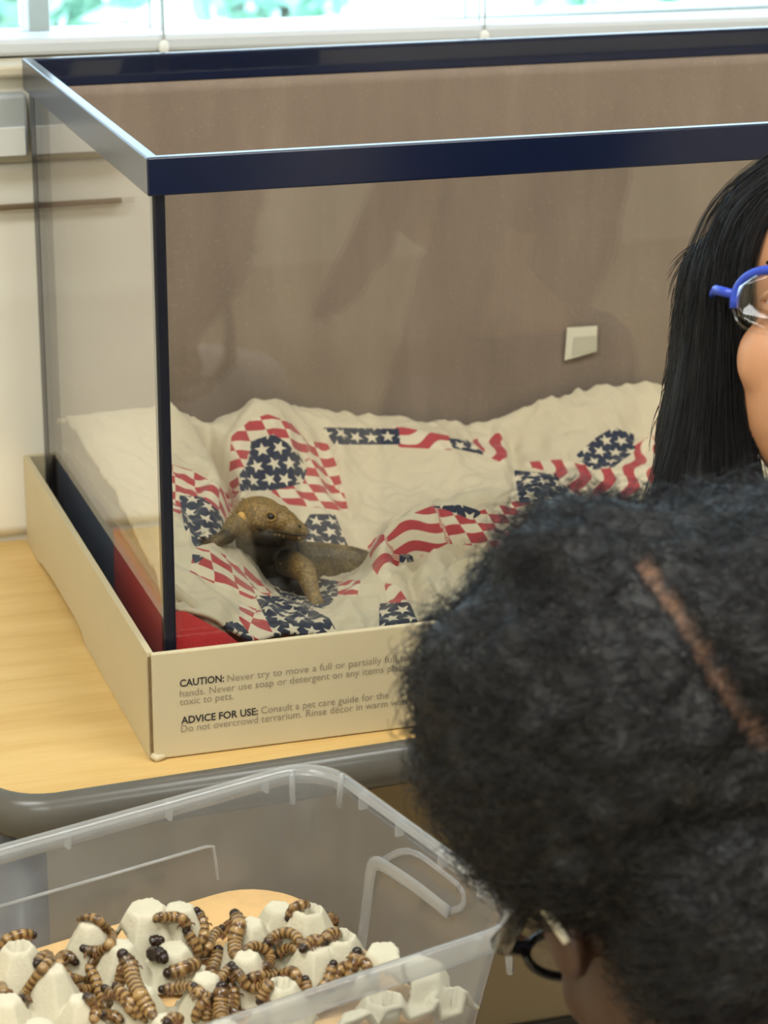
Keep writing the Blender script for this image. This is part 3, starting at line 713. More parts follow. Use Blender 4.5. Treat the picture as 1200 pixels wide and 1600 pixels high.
for k, (du, dv) in enumerate(((-18, -7), (-20, -2), (-20, 3), (-15, 7), (-4, 8))):
    prims.append(('c', dp(336, 849, .139), dp(336+du, 849+dv, .135), .0028, .0015))
for k, (du, dv) in enumerate(((-9, 8), (-3, 11), (4, 11), (10, 8), (13, 2))):
    prims.append(('c', dp(494, 940, .097), dp(494+du, 940+dv, .092), .0028, .0015))
# hind leg tucked beside the belly
prims += [('c', dp(470, 905, .225), dp(500, 912, .20), .011, .008), ('c', dp(500, 912, .20), dp(520, 905, .215), .007, .006)]
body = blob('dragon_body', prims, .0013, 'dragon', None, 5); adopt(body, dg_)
co = np.array([v.co for v in body.data.vertices]); pxy = project(co)
loc_h = (co-np.array(hb)) @ np.array(Mh); lx, ly, lz = loc_h[:, 0], loc_h[:, 1]*near, loc_h[:, 2]
sm_ = lambda a, b, x: np.clip((x-a)/(b-a), 0, 1)
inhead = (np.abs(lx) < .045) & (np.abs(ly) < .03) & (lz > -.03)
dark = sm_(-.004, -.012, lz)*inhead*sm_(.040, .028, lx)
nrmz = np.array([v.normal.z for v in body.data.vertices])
bel = sm_(840, 855, pxy[:, 1])*sm_(370, 390, pxy[:, 0])*sm_(505, 475, pxy[:, 0])*sm_(.2, -.3, np.array([v.normal.y for v in body.data.vertices]))  # dark chest; belly also blackened to paint in the shadow of the hollow
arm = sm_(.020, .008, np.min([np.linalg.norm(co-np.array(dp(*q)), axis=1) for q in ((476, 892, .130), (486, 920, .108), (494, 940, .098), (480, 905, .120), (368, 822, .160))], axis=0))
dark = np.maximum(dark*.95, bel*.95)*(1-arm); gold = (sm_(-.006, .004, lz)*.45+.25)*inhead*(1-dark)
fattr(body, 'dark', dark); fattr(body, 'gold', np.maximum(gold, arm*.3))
MAT['spine'] = simple('pale_spines', (140, 112, 70), .5, .2, 200)
MAT['eye_dark'] = simple('dark_eye', (20, 15, 12), .1, .02, 10)
MAT['tympanum'] = simple('golden_ear', (206, 158, 74), .5, .1, 300)
MAT['lid'] = simple('eyelid', (150, 116, 62), .6, .15, 300)
def cones(name, items, mat, parent):
    V = []; F = []
    for p, d, ln, r in items:
        d = Vector(d).normalized(); a = d.orthogonal().normalized(); b = d.cross(a); k = len(V); p = Vector(p)
        for j in range(5): V.append(p+(a*math.cos(j*1.2566)+b*math.sin(j*1.2566))*r)
        V.append(p+d*ln)
        for j in range(5): F.append((k+j, k+(j+1) % 5, k+5))
    return adopt(mesh_obj(name, V, F, mat), parent)
it = []
for s in (1, -1):
    for j in range(16):                                  # jaw and beard fringe
        f = j/15; p = hl(-.012+.044*f, s*(.0175-.0115*f**2), -.0125+.004*f); it.append((p, hl(-.012+.044*f+.002*(1-f), s*.06, -.045)-hb, .0016+random.random()*.0022, .0009))
    for j in range(9):                                   # back of the head
        f = j/8; p = hl(-.014+.002*f, s*(.016-.014*f), -.002+.012*f); it.append((p, Mh @ Vector((-1, s*near*(.7-.5*f), .4)), .0035+random.random()*.002, .0011))
for j in range(10):                                      # snout chin fringe
    a = -1.2+2.4*j/9; it.append((hl(.0375, .008*math.sin(a), -.009), Mh @ Vector((.7, near*math.sin(a), -.5)), .0028, .0008))
sp = cones('head_spikes', it, 'spine', dg_); sp['kind'] = 'stuff'
it = []
rs = np.random.RandomState(3)
cand = [i for i in range(len(co)) if pxy[i, 0] < 600]
for i in rs.choice(cand, 420, replace=False):
    v = body.data.vertices[int(i)]
    if v.normal.z > -.2 and not inhead[i]: it.append((v.co, v.normal+Vector((.6, .3, 0)), .0012, .0007))
sk = cones('skin_spikes', it, 'spine', dg_); sk['kind'] = 'stuff'
for s in (1, -1):
    e = adopt(sphere('eye', hl(.0155, s*.0128, .0035), .0034, 'eye_dark'), dg_)
    V, F = tube_geo([hl(.0155+.0042*math.cos(a), s*.0146, .0036+.0032*math.sin(a)) for a in np.linspace(0, 2*math.pi, 15)], .0012, 6)
    adopt(mesh_obj('eyelid', V, F, 'lid', None, True), dg_)
    adopt(sphere('ear_drum', hl(-.006, s*.0200, -.001), (.0038, .0015, .0042), 'tympanum', rot=rh), dg_)
    adopt(sphere('nostril', hl(.0370, s*.0068, .0000), .0013, 'eye_dark', sub=2), dg_)
    V, F = tube_geo([hl(x, s*y, z) for x, y, z in ((.0425, .0015, -.0065), (.0400, .0072, -.0065), (.030, .0118, -.0072), (.018, .0158, -.0080), (.008, .0200, -.0070))], .0006, 5)
    adopt(mesh_obj('mouth_line', V, F, 'eye_dark', None, True), dg_)
for base, tips, yy in (((336, 849), ((-18, -7), (-20, -2), (-20, 3), (-15, 7), (-4, 8)), .135), ((494, 940), ((-9, 8), (-3, 11), (4, 11), (10, 8), (13, 2)), .092)):
    for du, dv in tips:
        a = dp(base[0]+du*.95, base[1]+dv*.95, yy); b = dp(base[0]+du*1.35, base[1]+dv*1.35, yy-.001)
        V, F = tube_geo([a, a.lerp(b, .5)+Vector((0, 0, .0006)), b], [.0012, .0009, .0002], 6); adopt(mesh_obj('claw', V, F, 'eye_dark', None, True), dg_)

# ------------------------------------------------------------------ plastic bin
BL, BW, BD = .37, .235, .108
bn = tag(empty('plastic_bin', (.0663, -.168, .061)), 'open translucent plastic bin with worms and egg carton inside', 'bin')
bn.rotation_euler = tuple(math.radians(a) for a in (3.402, -.117, 16.505))
MB = Matrix.Translation(bn.location) @ bn.rotation_euler.to_matrix().to_4x4(); MBi = MB.inverted()
def bray(u, v): o_ = MBi @ Vector(Cc); d_ = MBi.to_3x3() @ Vector(ray(u, v)); return o_, d_
def bplane(u, v, axis, val): o_, d_ = bray(u, v); return o_+d_*((val-o_[axis])/d_[axis])
def bloop(inset, z, r): return [(x, y, z) for x, y in rrect(-BL+inset, -BW+inset, -inset, -inset, r, 8)]
def loft(name, rows, mat, parent, cap=False, smooth=True):
    P = np.array(rows); P = np.concatenate([P, P[:, :1]], 1); ny_, nx_ = P.shape[:2]; n = nx_-1; V = np.array(rows).reshape(-1, 3); F = []
    for i in range(ny_-1):
        for j in range(n): a, b = i*n+j, i*n+(j+1) % n; F.append((a, b, b+n, a+n))
    if cap: F.append(tuple((ny_-1)*n+j for j in range(n)))
    return mesh_obj(name, V, F, mat, parent, smooth)
taper = lambda z: .0075+.012*(-z/BD)
rows = [bloop(taper(z), z, .030+.006*(-z/BD)) for z in (0, -.02, -.045, -.07, -.09, -.099)] + [bloop(taper(-.099)+.003, -.105, .036), bloop(taper(-.099)+.010, -BD, .034)]
loft('bin_shell', rows, 'bin', bn, True)
rm_ = loft('rim', [bloop(.0085, -.003, .0295), bloop(.0070, .0002, .030), bloop(.0035, .0014, .031), bloop(.0008, .0, .0315), bloop(0, -.003, .032), bloop(.0004, -.0125, .032), bloop(.0016, -.0132, .032), bloop(.0024, -.0035, .031)], 'bin_thick', bn)
for x in (-.045, -.115, -.185, -.255, -.325):
    for yy in (-.0045, -BW+.0045): box('rib', (x-.0012, yy-.0030, -.0125), (x+.0012, yy+.0030, -.001), 'bin_thick', rm_, bevel=.0004)
for yy in (-.055, -.095, -.14, -.18): box('rib', (-.0075, yy-.0012, -.0125), (-.0015, yy+.0012, -.001), 'bin_thick', rm_, bevel=.0004)
for u0, v0, u1, v1, ax_, val in ((455, 1205, 458, 1255, 1, -.009), (534, 1208, 529, 1260, 0, -.009), (793, 1478, 797, 1520, 1, -BW+.006)):
    a, b = bplane(u0, v0, ax_, val), bplane(u1, v1, ax_, val); tube('corner_rib', [a, b], .0022, 'bin_thick', bn, 8)
ln = [bplane(u, v, 1, -.0122) for u, v in ((0, 1416), (165, 1369), (322, 1323), (333, 1322), (337, 1345), (341, 1374))]
tube('wall_panel_ridge', ln, .0011, 'bin_thick', bn, 6)
hp = [bplane(u, v, 0, -.0150) for u, v in ((563, 1485), (572, 1420), (579, 1362), (588, 1349), (605, 1356), (650, 1386), (700, 1425))]
V, F = tube_geo([Vector(p) for p in catmull([tuple(p) for p in hp], 4)], .0048, 10)
mesh_obj('handle_recess', [(-.0150+(v[0]+.0150)*.45, v[1], v[2]) for v in V], F, 'bin_thick', bn, True)
hp2 = [bplane(u, v, 0, -.0135) for u, v in ((588, 1349), (640, 1330), (700, 1370), (722, 1392), (722, 1415), (700, 1425))]
V, F = tube_geo([Vector(p) for p in catmull([tuple(p) for p in hp2], 4)], .0022, 8)
mesh_obj('handle_lip', [(-.0135+(v[0]+.0135)*.45, v[1], v[2]) for v in V], F, 'bin', bn, True)

# bedding
ZB = -.066
MAT['bran'] = simple('tan_bran_bedding', (228, 186, 128), .9, .06, 60, .3, 700, .0015)
bd = empty('bran_bedding'); bd.matrix_world = MB; tag(bd, 'smooth tan bran bedding covering the floor of the plastic bin', 'bedding')
ins = taper(ZB)+.0012
def mloop(i, z, r, ex): return [(x, y, z) for x, y in rrect(-BL+i, -BW+i, -i-ex, -i, r, 8)]
rows = [mloop(taper(-.099)+.004, -.1035, .036, .018), mloop(ins+.0030, ZB-.014, .040, .023), mloop(ins, ZB-.003, .042, .027), mloop(ins+.003, ZB, .042, .028), mloop(.06, ZB+.001, .03, .02)]
o = loft('bran', rows, 'bran', bd, True); o['kind'] = 'stuff'

# egg carton pieces
MAT['pulp'] = simple('egg_carton_pulp', (210, 202, 178), .9, .06, 50, .35, 500, .0012)
ZT = -.030
def peak(u, v, top=0.0, r=.006, rot=0, crater=False, slope=2.2): p = bplane(u, v, 2, ZT+top); return (p[0], p[1], ZT+top, r, rot, crater, slope)
PIECES = [
 ('torn egg carton piece at the left end of the bin', [peak(28, 1478, .0, .008, 10, True), peak(140, 1440, .0, .005, 25), peak(82, 1512, .003, .006, 40), peak(10, 1560, -.004, .007, 0), peak(124, 1560, -.004, .005, 15), peak(60, 1600, -.004, .007, 20)]),
 ('broad egg carton piece in the middle of the bin', [peak(228, 1418, .0, .010, 12), peak(282, 1416, -.002, .007, 30), peak(190, 1475, -.004, .006, 0), peak(215, 1545, -.012, .008, 10), peak(322, 1526, -.006, .006, 20), peak(270, 1480, -.012, .008, 0), peak(260, 1590, -.010, .006, 0), peak(350, 1600, -.008, .006, 20)]),
 ('egg carton piece with several open tips at the right of bin', [peak(392, 1440, -.002, .006, 30), peak(436, 1416, -.002, .007, 0), peak(482, 1420, .002, .008, 20, True), peak(385, 1492, -.006, .006, 10), peak(492, 1478, .001, .008, 25), peak(532, 1462, .003, .008, 5, True), peak(442, 1536, .004, .007, 15, True)]),
 ('small pale egg carton cup against the right bin wall', [peak(604, 1486, .002, .010, 10)]),
 ('large egg carton chunk behind the near wall of the bin', [peak(650, 1512, -.010, .014, 20), peak(706, 1556, -.016, .011, 5, True), peak(600, 1560, -.010, .010, 30, True), peak(560, 1590, -.008, .009, 15), peak(742, 1596, -.026, .010, 0), peak(655, 1590, -.020, .012, 10)])]
def hexn(dx, dy, rot):
    a = math.radians(rot); d = None
    for k in range(3):
        an = a+k*math.pi/3; e = np.abs(dx*math.cos(an)+dy*math.sin(an)); d = e if d is None else np.maximum(d, e)
    return d
def carton_h(x, y, peaks):
    h = np.full(np.shape(x), ZB-.002); rad = np.full(np.shape(x), 1e3)
    for px_, py_, tz, r, rot, cr, sl in peaks:
        d = hexn(x-px_, y-py_, rot); rad = np.minimum(rad, d)
        z = np.minimum(tz, tz-(d-r)*sl)
        if cr: z = np.where(d < r*.72, tz-.012, z)
        h = np.maximum(h, z)
    return np.where(rad < .024, np.maximum(h, ZB+.006), ZB-.004), rad
wob = lambda x, y: .0012*np.sin(x*170+y*60)+.0010*np.sin(y*210-x*90)
xs = np.arange(-BL+.022, -.026, .0014); ys = np.arange(-BW+.0185, -.022, .0014); GX, GY = np.meshgrid(xs, ys)
owner = np.full(GX.shape, -1); best = np.full(GX.shape, 1e9)
for k, (lb, pk) in enumerate(PIECES):
    h, rad = carton_h(GX, GY, pk); m = rad < best; best = np.where(m, rad, best); owner = np.where(m, k, owner)
for k, (lb, pk) in enumerate(PIECES):
    h, rad = carton_h(GX, GY, pk); h = h+wob(GX, GY)*.4
    edge = .0220+.0012*np.sin(GX*230+k)+.001*np.sin(GY*170)
    gap = np.zeros(GX.shape, bool); ok = (rad < edge) & (owner == k)
    er = ok.copy(); er[1:] &= ok[:-1]; er[:-1] &= ok[1:]; er[:, 1:] &= ok[:, :-1]; er[:, :-1] &= ok[:, 1:]
    cell = er[:-1, :-1] & er[1:, :-1] & er[:-1, 1:] & er[1:, 1:]
    if not cell.any(): continue
    e = empty('egg_carton_piece'); e.matrix_world = MB; tag(e, lb, 'egg carton', 'torn egg carton pieces in the bin')
    o, _ = grid_obj('pulp_shell', np.stack([GX, GY, np.maximum(h, ZB+.004)], -1), 'pulp', e, cell)
    sd = o.modifiers.new('t', 'SOLIDIFY'); sd.thickness = .0022; sd.offset = -1
def bin_surface(x, y):
    b = ZB+.001; bk_ = None; bo = 1e9
    for lb, pk in PIECES:
        h, rad = carton_h(np.array(x), np.array(y), pk)
        if float(rad) < .0215 and float(rad) < bo: bo = float(rad); b = float(h)
    return b
def bin_hit(u, v):
    o_, d_ = bray(u, v); t0 = (ZT+.012-o_.z)/d_.z; t1 = (ZB-.002-o_.z)/d_.z; n = 60
    for i in range(n+1):
        p = o_+d_*(t0+(t1-t0)*i/n)
        if p.y > -.024 or p.z <= bin_surface(p.x, p.y)+.0005: return p
    return o_+d_*t1
# worms
def worm_mat():
    t = NT('superworm_skin'); s = t.attr('seg'); e = t.attr('tip')
    fr_n = t.math('FRACT', s)
    c = t.ramp(fr_n, [(0, lin((62, 40, 20))), (.16, lin((96, 66, 34))), (.34, lin((176, 140, 86))), (.66, lin((202, 166, 108))), (.84, lin((124, 88, 46))), (1, lin((64, 42, 20)))])
    c = t.mix(t.math('MULTIPLY', t.noise(110, 3), .8), c, lin((100, 68, 32)))
    c = t.mix(e, c, lin((40, 22, 12)))
    return t.fin(c, .22, None, Coat_Weight=.3)
MAT['worm'] = worm_mat(); MAT['worm_dark'] = simple('dark_worm_head', (42, 24, 14), .2, .2, 300); MAT['worm_leg'] = simple('worm_leg', (110, 70, 36), .4, .1, 300)
def worm(pts, label, crop, R=.0034, dead=False):
    ox = 0 if crop == 3 else 300
    uvp = [(ox+x/3.636, 1380+y/3.636) for x, y in pts]
    D = catmull(uvp, 5); rays = [bray(u, v) for u, v in D]
    ts = np.array([(bin_hit(u, v)-r_[0]).length/r_[1].length for (u, v), r_ in zip(D, rays)])
    sg = ts.copy(); m = float(np.median(ts)); sg = np.clip(sg, m-.014, m+.014)
    for _ in range(6): sg = np.minimum(np.convolve(np.pad(sg, 2, mode='edge'), np.ones(5)/5, 'valid'), np.maximum(ts, m-.014))
    P = np.array([list(r_[0]+r_[1]*(t_-R*.9)) for r_, t_ in zip(rays, sg)])
    C_ = P; L = np.r_[0, np.cumsum(np.linalg.norm(np.diff(C_, axis=0), axis=1))]; tot = L[-1]
    nseg = max(4, round(tot/.0046)); n = nseg*5+1; s = np.linspace(0, tot, n)
    Cr = np.stack([np.interp(s, L, C_[:, k]) for k in range(3)], 1)
    f = s/tot; seg = f*nseg
    rad = R*np.clip(np.minimum(1, .80+f*3), 0, 1)*np.clip(np.minimum(1, .35+(1-f)*3.5), 0, 1)*(1-.10*np.exp(-(np.minimum(seg % 1, 1-seg % 1)/.12)**2))
    w = empty('superworm', MB @ Vector(Cr[n//2])); tag(w, label, 'worm', 'live superworms in the bin')
    W_ = [MB @ Vector(p) for p in Cr]; V, F = tube_geo(W_, list(rad), 8)
    b = mesh_obj('worm_body', V, F, 'worm_dark' if dead else 'worm', None, True); adopt(b, w)
    fattr(b, 'seg', np.repeat(seg, 8)); tip = np.clip(1-f*6, 0, 1)*.9+np.clip(1-(1-f)*8, 0, 1)*.7
    fattr(b, 'tip', np.repeat(np.clip(tip, 0, 1), 8))
    d = (W_[0]-W_[2]).normalized()
    adopt(sphere('worm_head', W_[0]+d*R*.15, (R*.74, R*.74, R*.74), 'worm_dark', sub=2), w)
    if not dead and n > 18:
        V = []; F = []
        for i in (3, 6, 9):
            q = W_[i]; tdir = (W_[i]-W_[i-2]).normalized(); up = Vector((0, 0, 1)); sdir = tdir.cross(up).normalized()
            for sg in (1, -1):
                v_, f_ = tube_geo([q+sdir*sg*R*.7, q+sdir*sg*R*1.5-up*R*.3, q+sdir*sg*R*1.7-up*R*.8], [.0006, .0005, .0002], 5)
                F += [tuple(i_+len(V) for i_ in ff) for ff in f_]; V += v_
        adopt(mesh_obj('worm_legs', V, F, 'worm_leg'), w)
WORMS = [
 ([(185,295),(150,288),(100,295),(40,320),(0,370)], 'superworm arching over the carton tip at the left frame edge', 3),
 ([(478,372),(520,385),(580,380),(630,340),(635,300),(600,262),(570,222),(510,192),(440,208)], 'superworm curled into a C on the left carton peak', 3),
 ([(120,660),(150,620),(190,560),(240,490),(285,440),(290,395)], 'superworm stretched down the left carton slope, dark head lowest', 3),
 ([(210,455),(240,418),(285,402)], 'short superworm beside the top of the left carton slope', 3),
 ([(425,445),(385,410),(345,420),(335,460),(360,510),(400,540),(460,545),(510,545)], 'superworm looping in an S below the C-shaped worm', 3),
 ([(612,725),(590,670),(560,600),(540,540),(510,480),(535,420)], 'long superworm hanging straight down below the C-shaped worm', 3),
 ([(400,612),(470,606),(540,603)], 'superworm lying level across the hanging worm', 3),
 ([(495,650),(530,680),(545,730),(525,795)], 'superworm going down out of frame left of the thick cluster', 3),
 ([(700,410),(740,480),(760,560),(800,640),(840,710),(885,775)], 'thickest superworm of the diagonal cluster, reaching highest', 3, .0048),
 ([(672,588),(688,530),(690,465)], 'short upright superworm left of the thickest one', 3),
 ([(598,600),(640,632),(700,655),(740,715),(775,775)], 'dark-headed superworm lowest in the diagonal cluster', 3),
 ([(660,590),(715,645),(775,715),(835,795)], 'superworm between the two outer worms of diagonal cluster', 3),
 ([(575,752),(630,748),(700,785)], 'superworm half below the frame under the diagonal cluster', 3),
 ([(1060,255),(1050,215),(1000,192),(940,195),(890,195),(880,225)], 'superworm bent over the top of the middle carton peak', 3),
 ([(1120,160),(1150,220),(1158,300),(1130,350)], 'upright superworm with dark tip near the middle carton peak', 3),
 ([(1060,275),(1090,315),(1120,370),(1135,425)], 'dark-headed superworm below the bent one at middle peak', 3),
 ([(962,510),(1030,490),(1085,470),(1140,440)], 'pale plump superworm left of the central tangle', 3, .0046),
 ([(925,603),(1000,595),(1080,588),(1140,620),(1185,662)], 'superworm with black head pointing left under the tangle', 3),
 ([(1190,650),(1140,700),(1098,795)], 'thin superworm slanting down left below the central tangle', 3),
 ([(950,790),(990,760),(1040,795)], 'superworm humped at the bottom frame edge', 3),
 ([(905,325),(880,328),(855,338)], 'dark brown worm scrap on the bare middle carton slope', 3, .0038, True),
 ([(925,425),(890,398),(845,410)], 'rounded dark worm scrap above the pale plump worm', 3, .0046, True),
 ([(20,640),(15,600),(0,570)], 'superworm tip cut off by left frame edge', 3),
 ([(245,180),(268,240),(248,300),(245,370),(250,440)], 'upright superworm with fat upper end, right of the tangle', 4, .0046),
 ([(165,260),(120,300),(90,370),(60,420)], 'superworm leaning left at the top of the tangle', 4),
 ([(212,240),(180,262),(168,300)], 'short curled superworm between the two upright ones', 4),
 ([(150,385),(140,440),(112,500),(130,545)], 'shiny dark superworm standing in the tangle centre', 4, .0044),
 ([(222,470),(190,510),(140,560),(100,580)], 'superworm sloping through the lower tangle', 4),
 ([(375,480),(430,470),(445,420),(410,375),(350,358),(290,385)], 'superworm curled around the small carton tip', 4),
 ([(425,342),(470,300),(530,280),(590,300),(618,355)], 'superworm arched like a bridge right of centre', 4),
 ([(245,490),(280,540),(330,590),(400,585),(450,562)], 'superworm bent into a hook, black head upper left', 4),
 ([(320,540),(390,525),(455,528),(520,500)], 'superworm lying over the hooked one', 4),
 ([(388,668),(420,605),(462,560)], 'superworm pointing down beside the open carton tip', 4),
 ([(480,405),(550,370),(612,382)], 'grey-brown superworm below the bridge-shaped one', 4),
 ([(550,195),(580,142),(630,120),(672,130)], 'orange superworm curled over the farthest carton tip', 4),
 ([(755,182),(800,202),(822,240)], 'orange superworm clinging behind the far carton tip', 4),
 ([(630,372),(670,330),(710,320),(748,348)], 'superworm humped between the two right carton tips', 4),
 ([(760,330),(775,290),(812,283),(852,296)], 'superworm curled on the rim of right carton tip', 4),
 ([(645,550),(658,605),(685,645)], 'short superworm left of the V at the right', 4),
 ([(802,462),(778,540),(742,592),(698,625)], 'superworm forming the right arm of the V', 4),
 ([(788,605),(815,545),(850,482),(905,465)], 'thin superworm bending behind the V', 4, .0034),
 ([(935,395),(915,460),(895,530),(872,585)], 'straight superworm leaning on the rightmost tall carton tip', 4, .0042),
 ([(945,430),(990,460),(1002,525)], 'dark superworm rounding the rightmost tall carton tip', 4),
 ([(168,595),(163,660),(160,720),(172,790)], 'thick superworm hanging straight down from the tangle', 4, .0048),
 ([(200,565),(235,610),(238,680),(228,740),(300,772)], 'superworm turning right at its lower end under tangle', 4),
 ([(15,590),(60,640),(115,638)], 'dark superworm at the left underside of the tangle', 4),
 ([(100,700),(85,750),(90,795)], 'pale superworm at the bottom edge below the tangle', 4),
 ([(510,520),(570,500),(602,540),(620,585)], 'superworm crossing the hollow left of the V', 4)]
for w in WORMS: worm(*w)

# stool that carries the bin
sz = min((MB @ Vector((x, y, -BD))).z for x in (-BL+.05, -.05) for y in (-BW+.04, -.04))
cb = MB @ Vector((-BL*.55, -BW*.5, 0))
MAT['stool'] = simple('grey_stool_plastic', (120, 116, 108), .5, .06, 20)
so = tag(empty('low_stool', (cb.x, cb.y, ZF)), 'small grey stool under the plastic bin', 'stool')
Mz = Matrix.Rotation(math.radians(16.5), 4, 'Z')
zt = sz-ZF-.002
prism('stool_seat', rrect(-.12, -.075, .12, .075, .02), zt-.022, zt, 'stool', so, bevel=.004, M=Mz)
for sx in (-1, 1):
    for sy in (-1, 1): tube('stool_leg', [Mz @ Vector((sx*.115, sy*.07, 0)), Mz @ Vector((sx*.095, sy*.05, zt-.02))], [.013, .016], 'stool', so, 10)

# ------------------------------------------------------------------ people
def skin(name, rgb, blotch=.08):
    return simple(name, rgb, .45, blotch, 14, .12, 600, .0006, Subsurface_Weight=.08, Subsurface_Radius=(.01, .004, .002))
MAT['skin_dark'] = skin('brown_skin', (74, 50, 36)); MAT['skin_mid'] = skin('warm_skin', (206, 150, 112))
MAT['hair_black'] = simple('black_hair', (12, 12, 15), .5, .2, 40, .35, 500, .002, Specular_IOR_Level=.3)
MAT['strand'] = simple('black_hair_strand', (17, 16, 20), .45, .25, 60, Specular_IOR_Level=.35)
MAT['lips'] = simple('lips', (150, 80, 72), .4, .05, 100); MAT['eye_white'] = simple('eye_white', (226, 220, 212), .15, .02, 50)
MAT['iris'] = simple('dark_iris', (34, 22, 16), .1, .1, 300)
MAT['blue_frame'] = simple('blue_spectacle_plastic', (44, 74, 190), .25, .05, 80); MAT['black_frame'] = simple('black_spectacle_plastic', (18, 18, 18), .15, .05, 80)
MAT['pale_tip'] = simple('pale_temple_tip', (216, 208, 186), .3, .04, 80)
MAT['shirt_pale'] = simple('pale_shirt', (206, 196, 188), .85, .05, 20, .3, 300, .002); MAT['shirt_navy'] = simple('navy_shirt', (50, 56, 84), .85, .05, 20, .3, 300, .002)
MAT['trousers'] = simple('dark_trousers', (54, 56, 66), .85, .06, 20, .3, 300, .002)
def head_prims(L):
    """L maps head-local (x right, y face, z up) to world"""
    q = L.to_3x3().to_euler(); w = lambda x, y, z: L @ Vector((x, y, z))
    P = [('e', w(0, -.012, .028), (.070, .086, .078), q), ('e', w(0, .022, -.034), (.056, .060, .070), q), ('e', w(0, .050, -.086), (.024, .022, .018), q),
         ('c', w(0, .078, .012), w(0, .094, -.022), .0075, .0105), ('e', w(.011, .084, -.027), (.0085, .010, .0075), q), ('e', w(-.011, .084, -.027), (.0085, .010, .0075), q),
         ('e', w(0, .070, .026), (.036, .010, .010), q), ('e', w(0, .076, -.056), (.020, .009, .010), q)]
    for s in (-1, 1):
        P += [('e', w(s*.033, .050, -.026), (.023, .021, .026), q), ('e', w(s*.071, -.006, -.006), (.008, .016, .026), q), ('e', w(s*.066, 0, -.014), (.008, .012, .016), q)]
    P.append(('c', w(0, -.022, -.045), w(0, -.032, -.105), .042, .040)); return P
def hand(P, palm, dirv, side):
    d = Vector(dirv).normalized(); s = Vector(side).normalized(); n = d.cross(s)
    P.append(('e', palm, (.018, .018, .022)))
    for k, ln_ in enumerate((.030, .036, .038, .032)):
        b = Vector(palm)+d*.016+s*(k-1.5)*.0095; m = b+d*ln_*.5+n*.002; P.append(('c', b, m, .0052, .0048)); P.append(('c', m, m+d*ln_*.5+n*.008, .0048, .0042))
    b = Vector(palm)-s*.014; P.append(('c', b, b-s*.012+d*.016, .0058, .005)); P.append(('c', b-s*.012+d*.016, b-s*.013+d*.032, .005, .0044))
def face_parts(root, L, skin_m):
    w = lambda x, y, z: L @ Vector((x, y, z)); q = L.to_3x3().to_euler()
    for s in (-1, 1):
        adopt(sphere('eye', w(s*.029, .062, .004), .0115, 'eye_white'), root); adopt(sphere('iris', w(s*.029, .0705, .004), (.0052, .0035, .0052), 'iris', rot=q, sub=2), root)
        for z0_, nm in ((.0105, 'upper_eyelid'), (-.0065, 'lower_eyelid')):
            V, F = tube_geo([w(s*.029+a*.0130, .0715-.009*a*a, .004+z0_*(1-.75*a*a)*.75) for a in np.linspace(-1, 1, 9)], .0030, 6); adopt(mesh_obj(nm, V, F, skin_m, None, True), root)
        V, F = tube_geo([w(s*(.014+.028*a), .0815-.020*a*a, .024+.006*math.sin(a*2.6)) for a in np.linspace(0, 1, 8)], [.0022, .0032, .0034, .0034, .003, .0026, .002, .001], 6); adopt(mesh_obj('eyebrow', V, F, 'hair_black', None, True), root)
        adopt(sphere('nostril', w(s*.0075, .0925, -.0315), (.003, .003, .002), 'iris', sub=2), root)
    for nm, z0_, r in (('upper_lip', -.0515, .0042), ('lower_lip', -.0595, .0052)):
        V, F = tube_geo([w(.023*a, .0845-.012*a*a, z0_+(.002*a*a if z0_ > -.055 else .005*a*a)-(.004*a*a if z0_ > -.055 else 0)) for a in np.linspace(-1, 1, 11)], [r*(1-.75*abs(a)) for a in np.linspace(-1, 1, 11)], 8)
        adopt(mesh_obj(nm, V, F, 'lips', None, True), root)
def strands(name, paths, r0, r1, mat):
    """paths (N,K,3) -> one mesh of thin three-sided hairs"""
    N, K = paths.shape[:2]; T = np.gradient(paths, axis=1); T /= np.linalg.norm(T, axis=2, keepdims=True)+1e-9
    ref = np.random.normal(size=(N, 1, 3)); A = np.cross(T, ref); A /= np.linalg.norm(A, axis=2, keepdims=True)+1e-9; B = np.cross(T, A)
    rr = np.linspace(r0, r1, K)[None, :, None]; rings = []
    for j in range(3): an = 2*math.pi*j/3; rings.append(paths+(A*math.cos(an)+B*math.sin(an))*rr)
    V = np.stack(rings, 2).reshape(-1, 3); idx = np.arange(N*K*3).reshape(N, K, 3)
    a = idx[:, :-1, :]; b = np.roll(idx, -1, 2)[:, :-1, :]; c = np.roll(idx, -1, 2)[:, 1:, :]; d = idx[:, 1:, :]
    F = np.stack([a, b, c, d], -1).reshape(-1, 4)
    me = bpy.data.meshes.new(name); me.vertices.add(len(V)); me.vertices.foreach_set('co', V.astype(np.float32).ravel())
    me.loops.add(F.size); me.polygons.add(len(F)); me.loops.foreach_set('vertex_index', F.astype(np.int32).ravel())
    me.polygons.foreach_set('loop_start', np.arange(0, F.size, 4, dtype=np.int32)); me.polygons.foreach_set('use_smooth', np.ones(len(F), bool))
    me.update(calc_edges=True); me.materials.append(MAT[mat]); o = bpy.data.objects.new(name, me); COL.objects.link(o); o['kind'] = 'stuff'; return o
def head_matrix(Hc, face, pitch, roll=0):
    f = Vector((face[0], face[1], 0)).normalized(); r = f.cross(Vector((0, 0, 1))).normalized()
    R_ = Matrix((r, f, (0, 0, 1))).transposed()
    return Matrix.Translation(Hc) @ (R_ @ Matrix.Rotation(math.radians(-pitch), 3, 'X') @ Matrix.Rotation(math.radians(roll), 3, 'Y')).to_4x4()

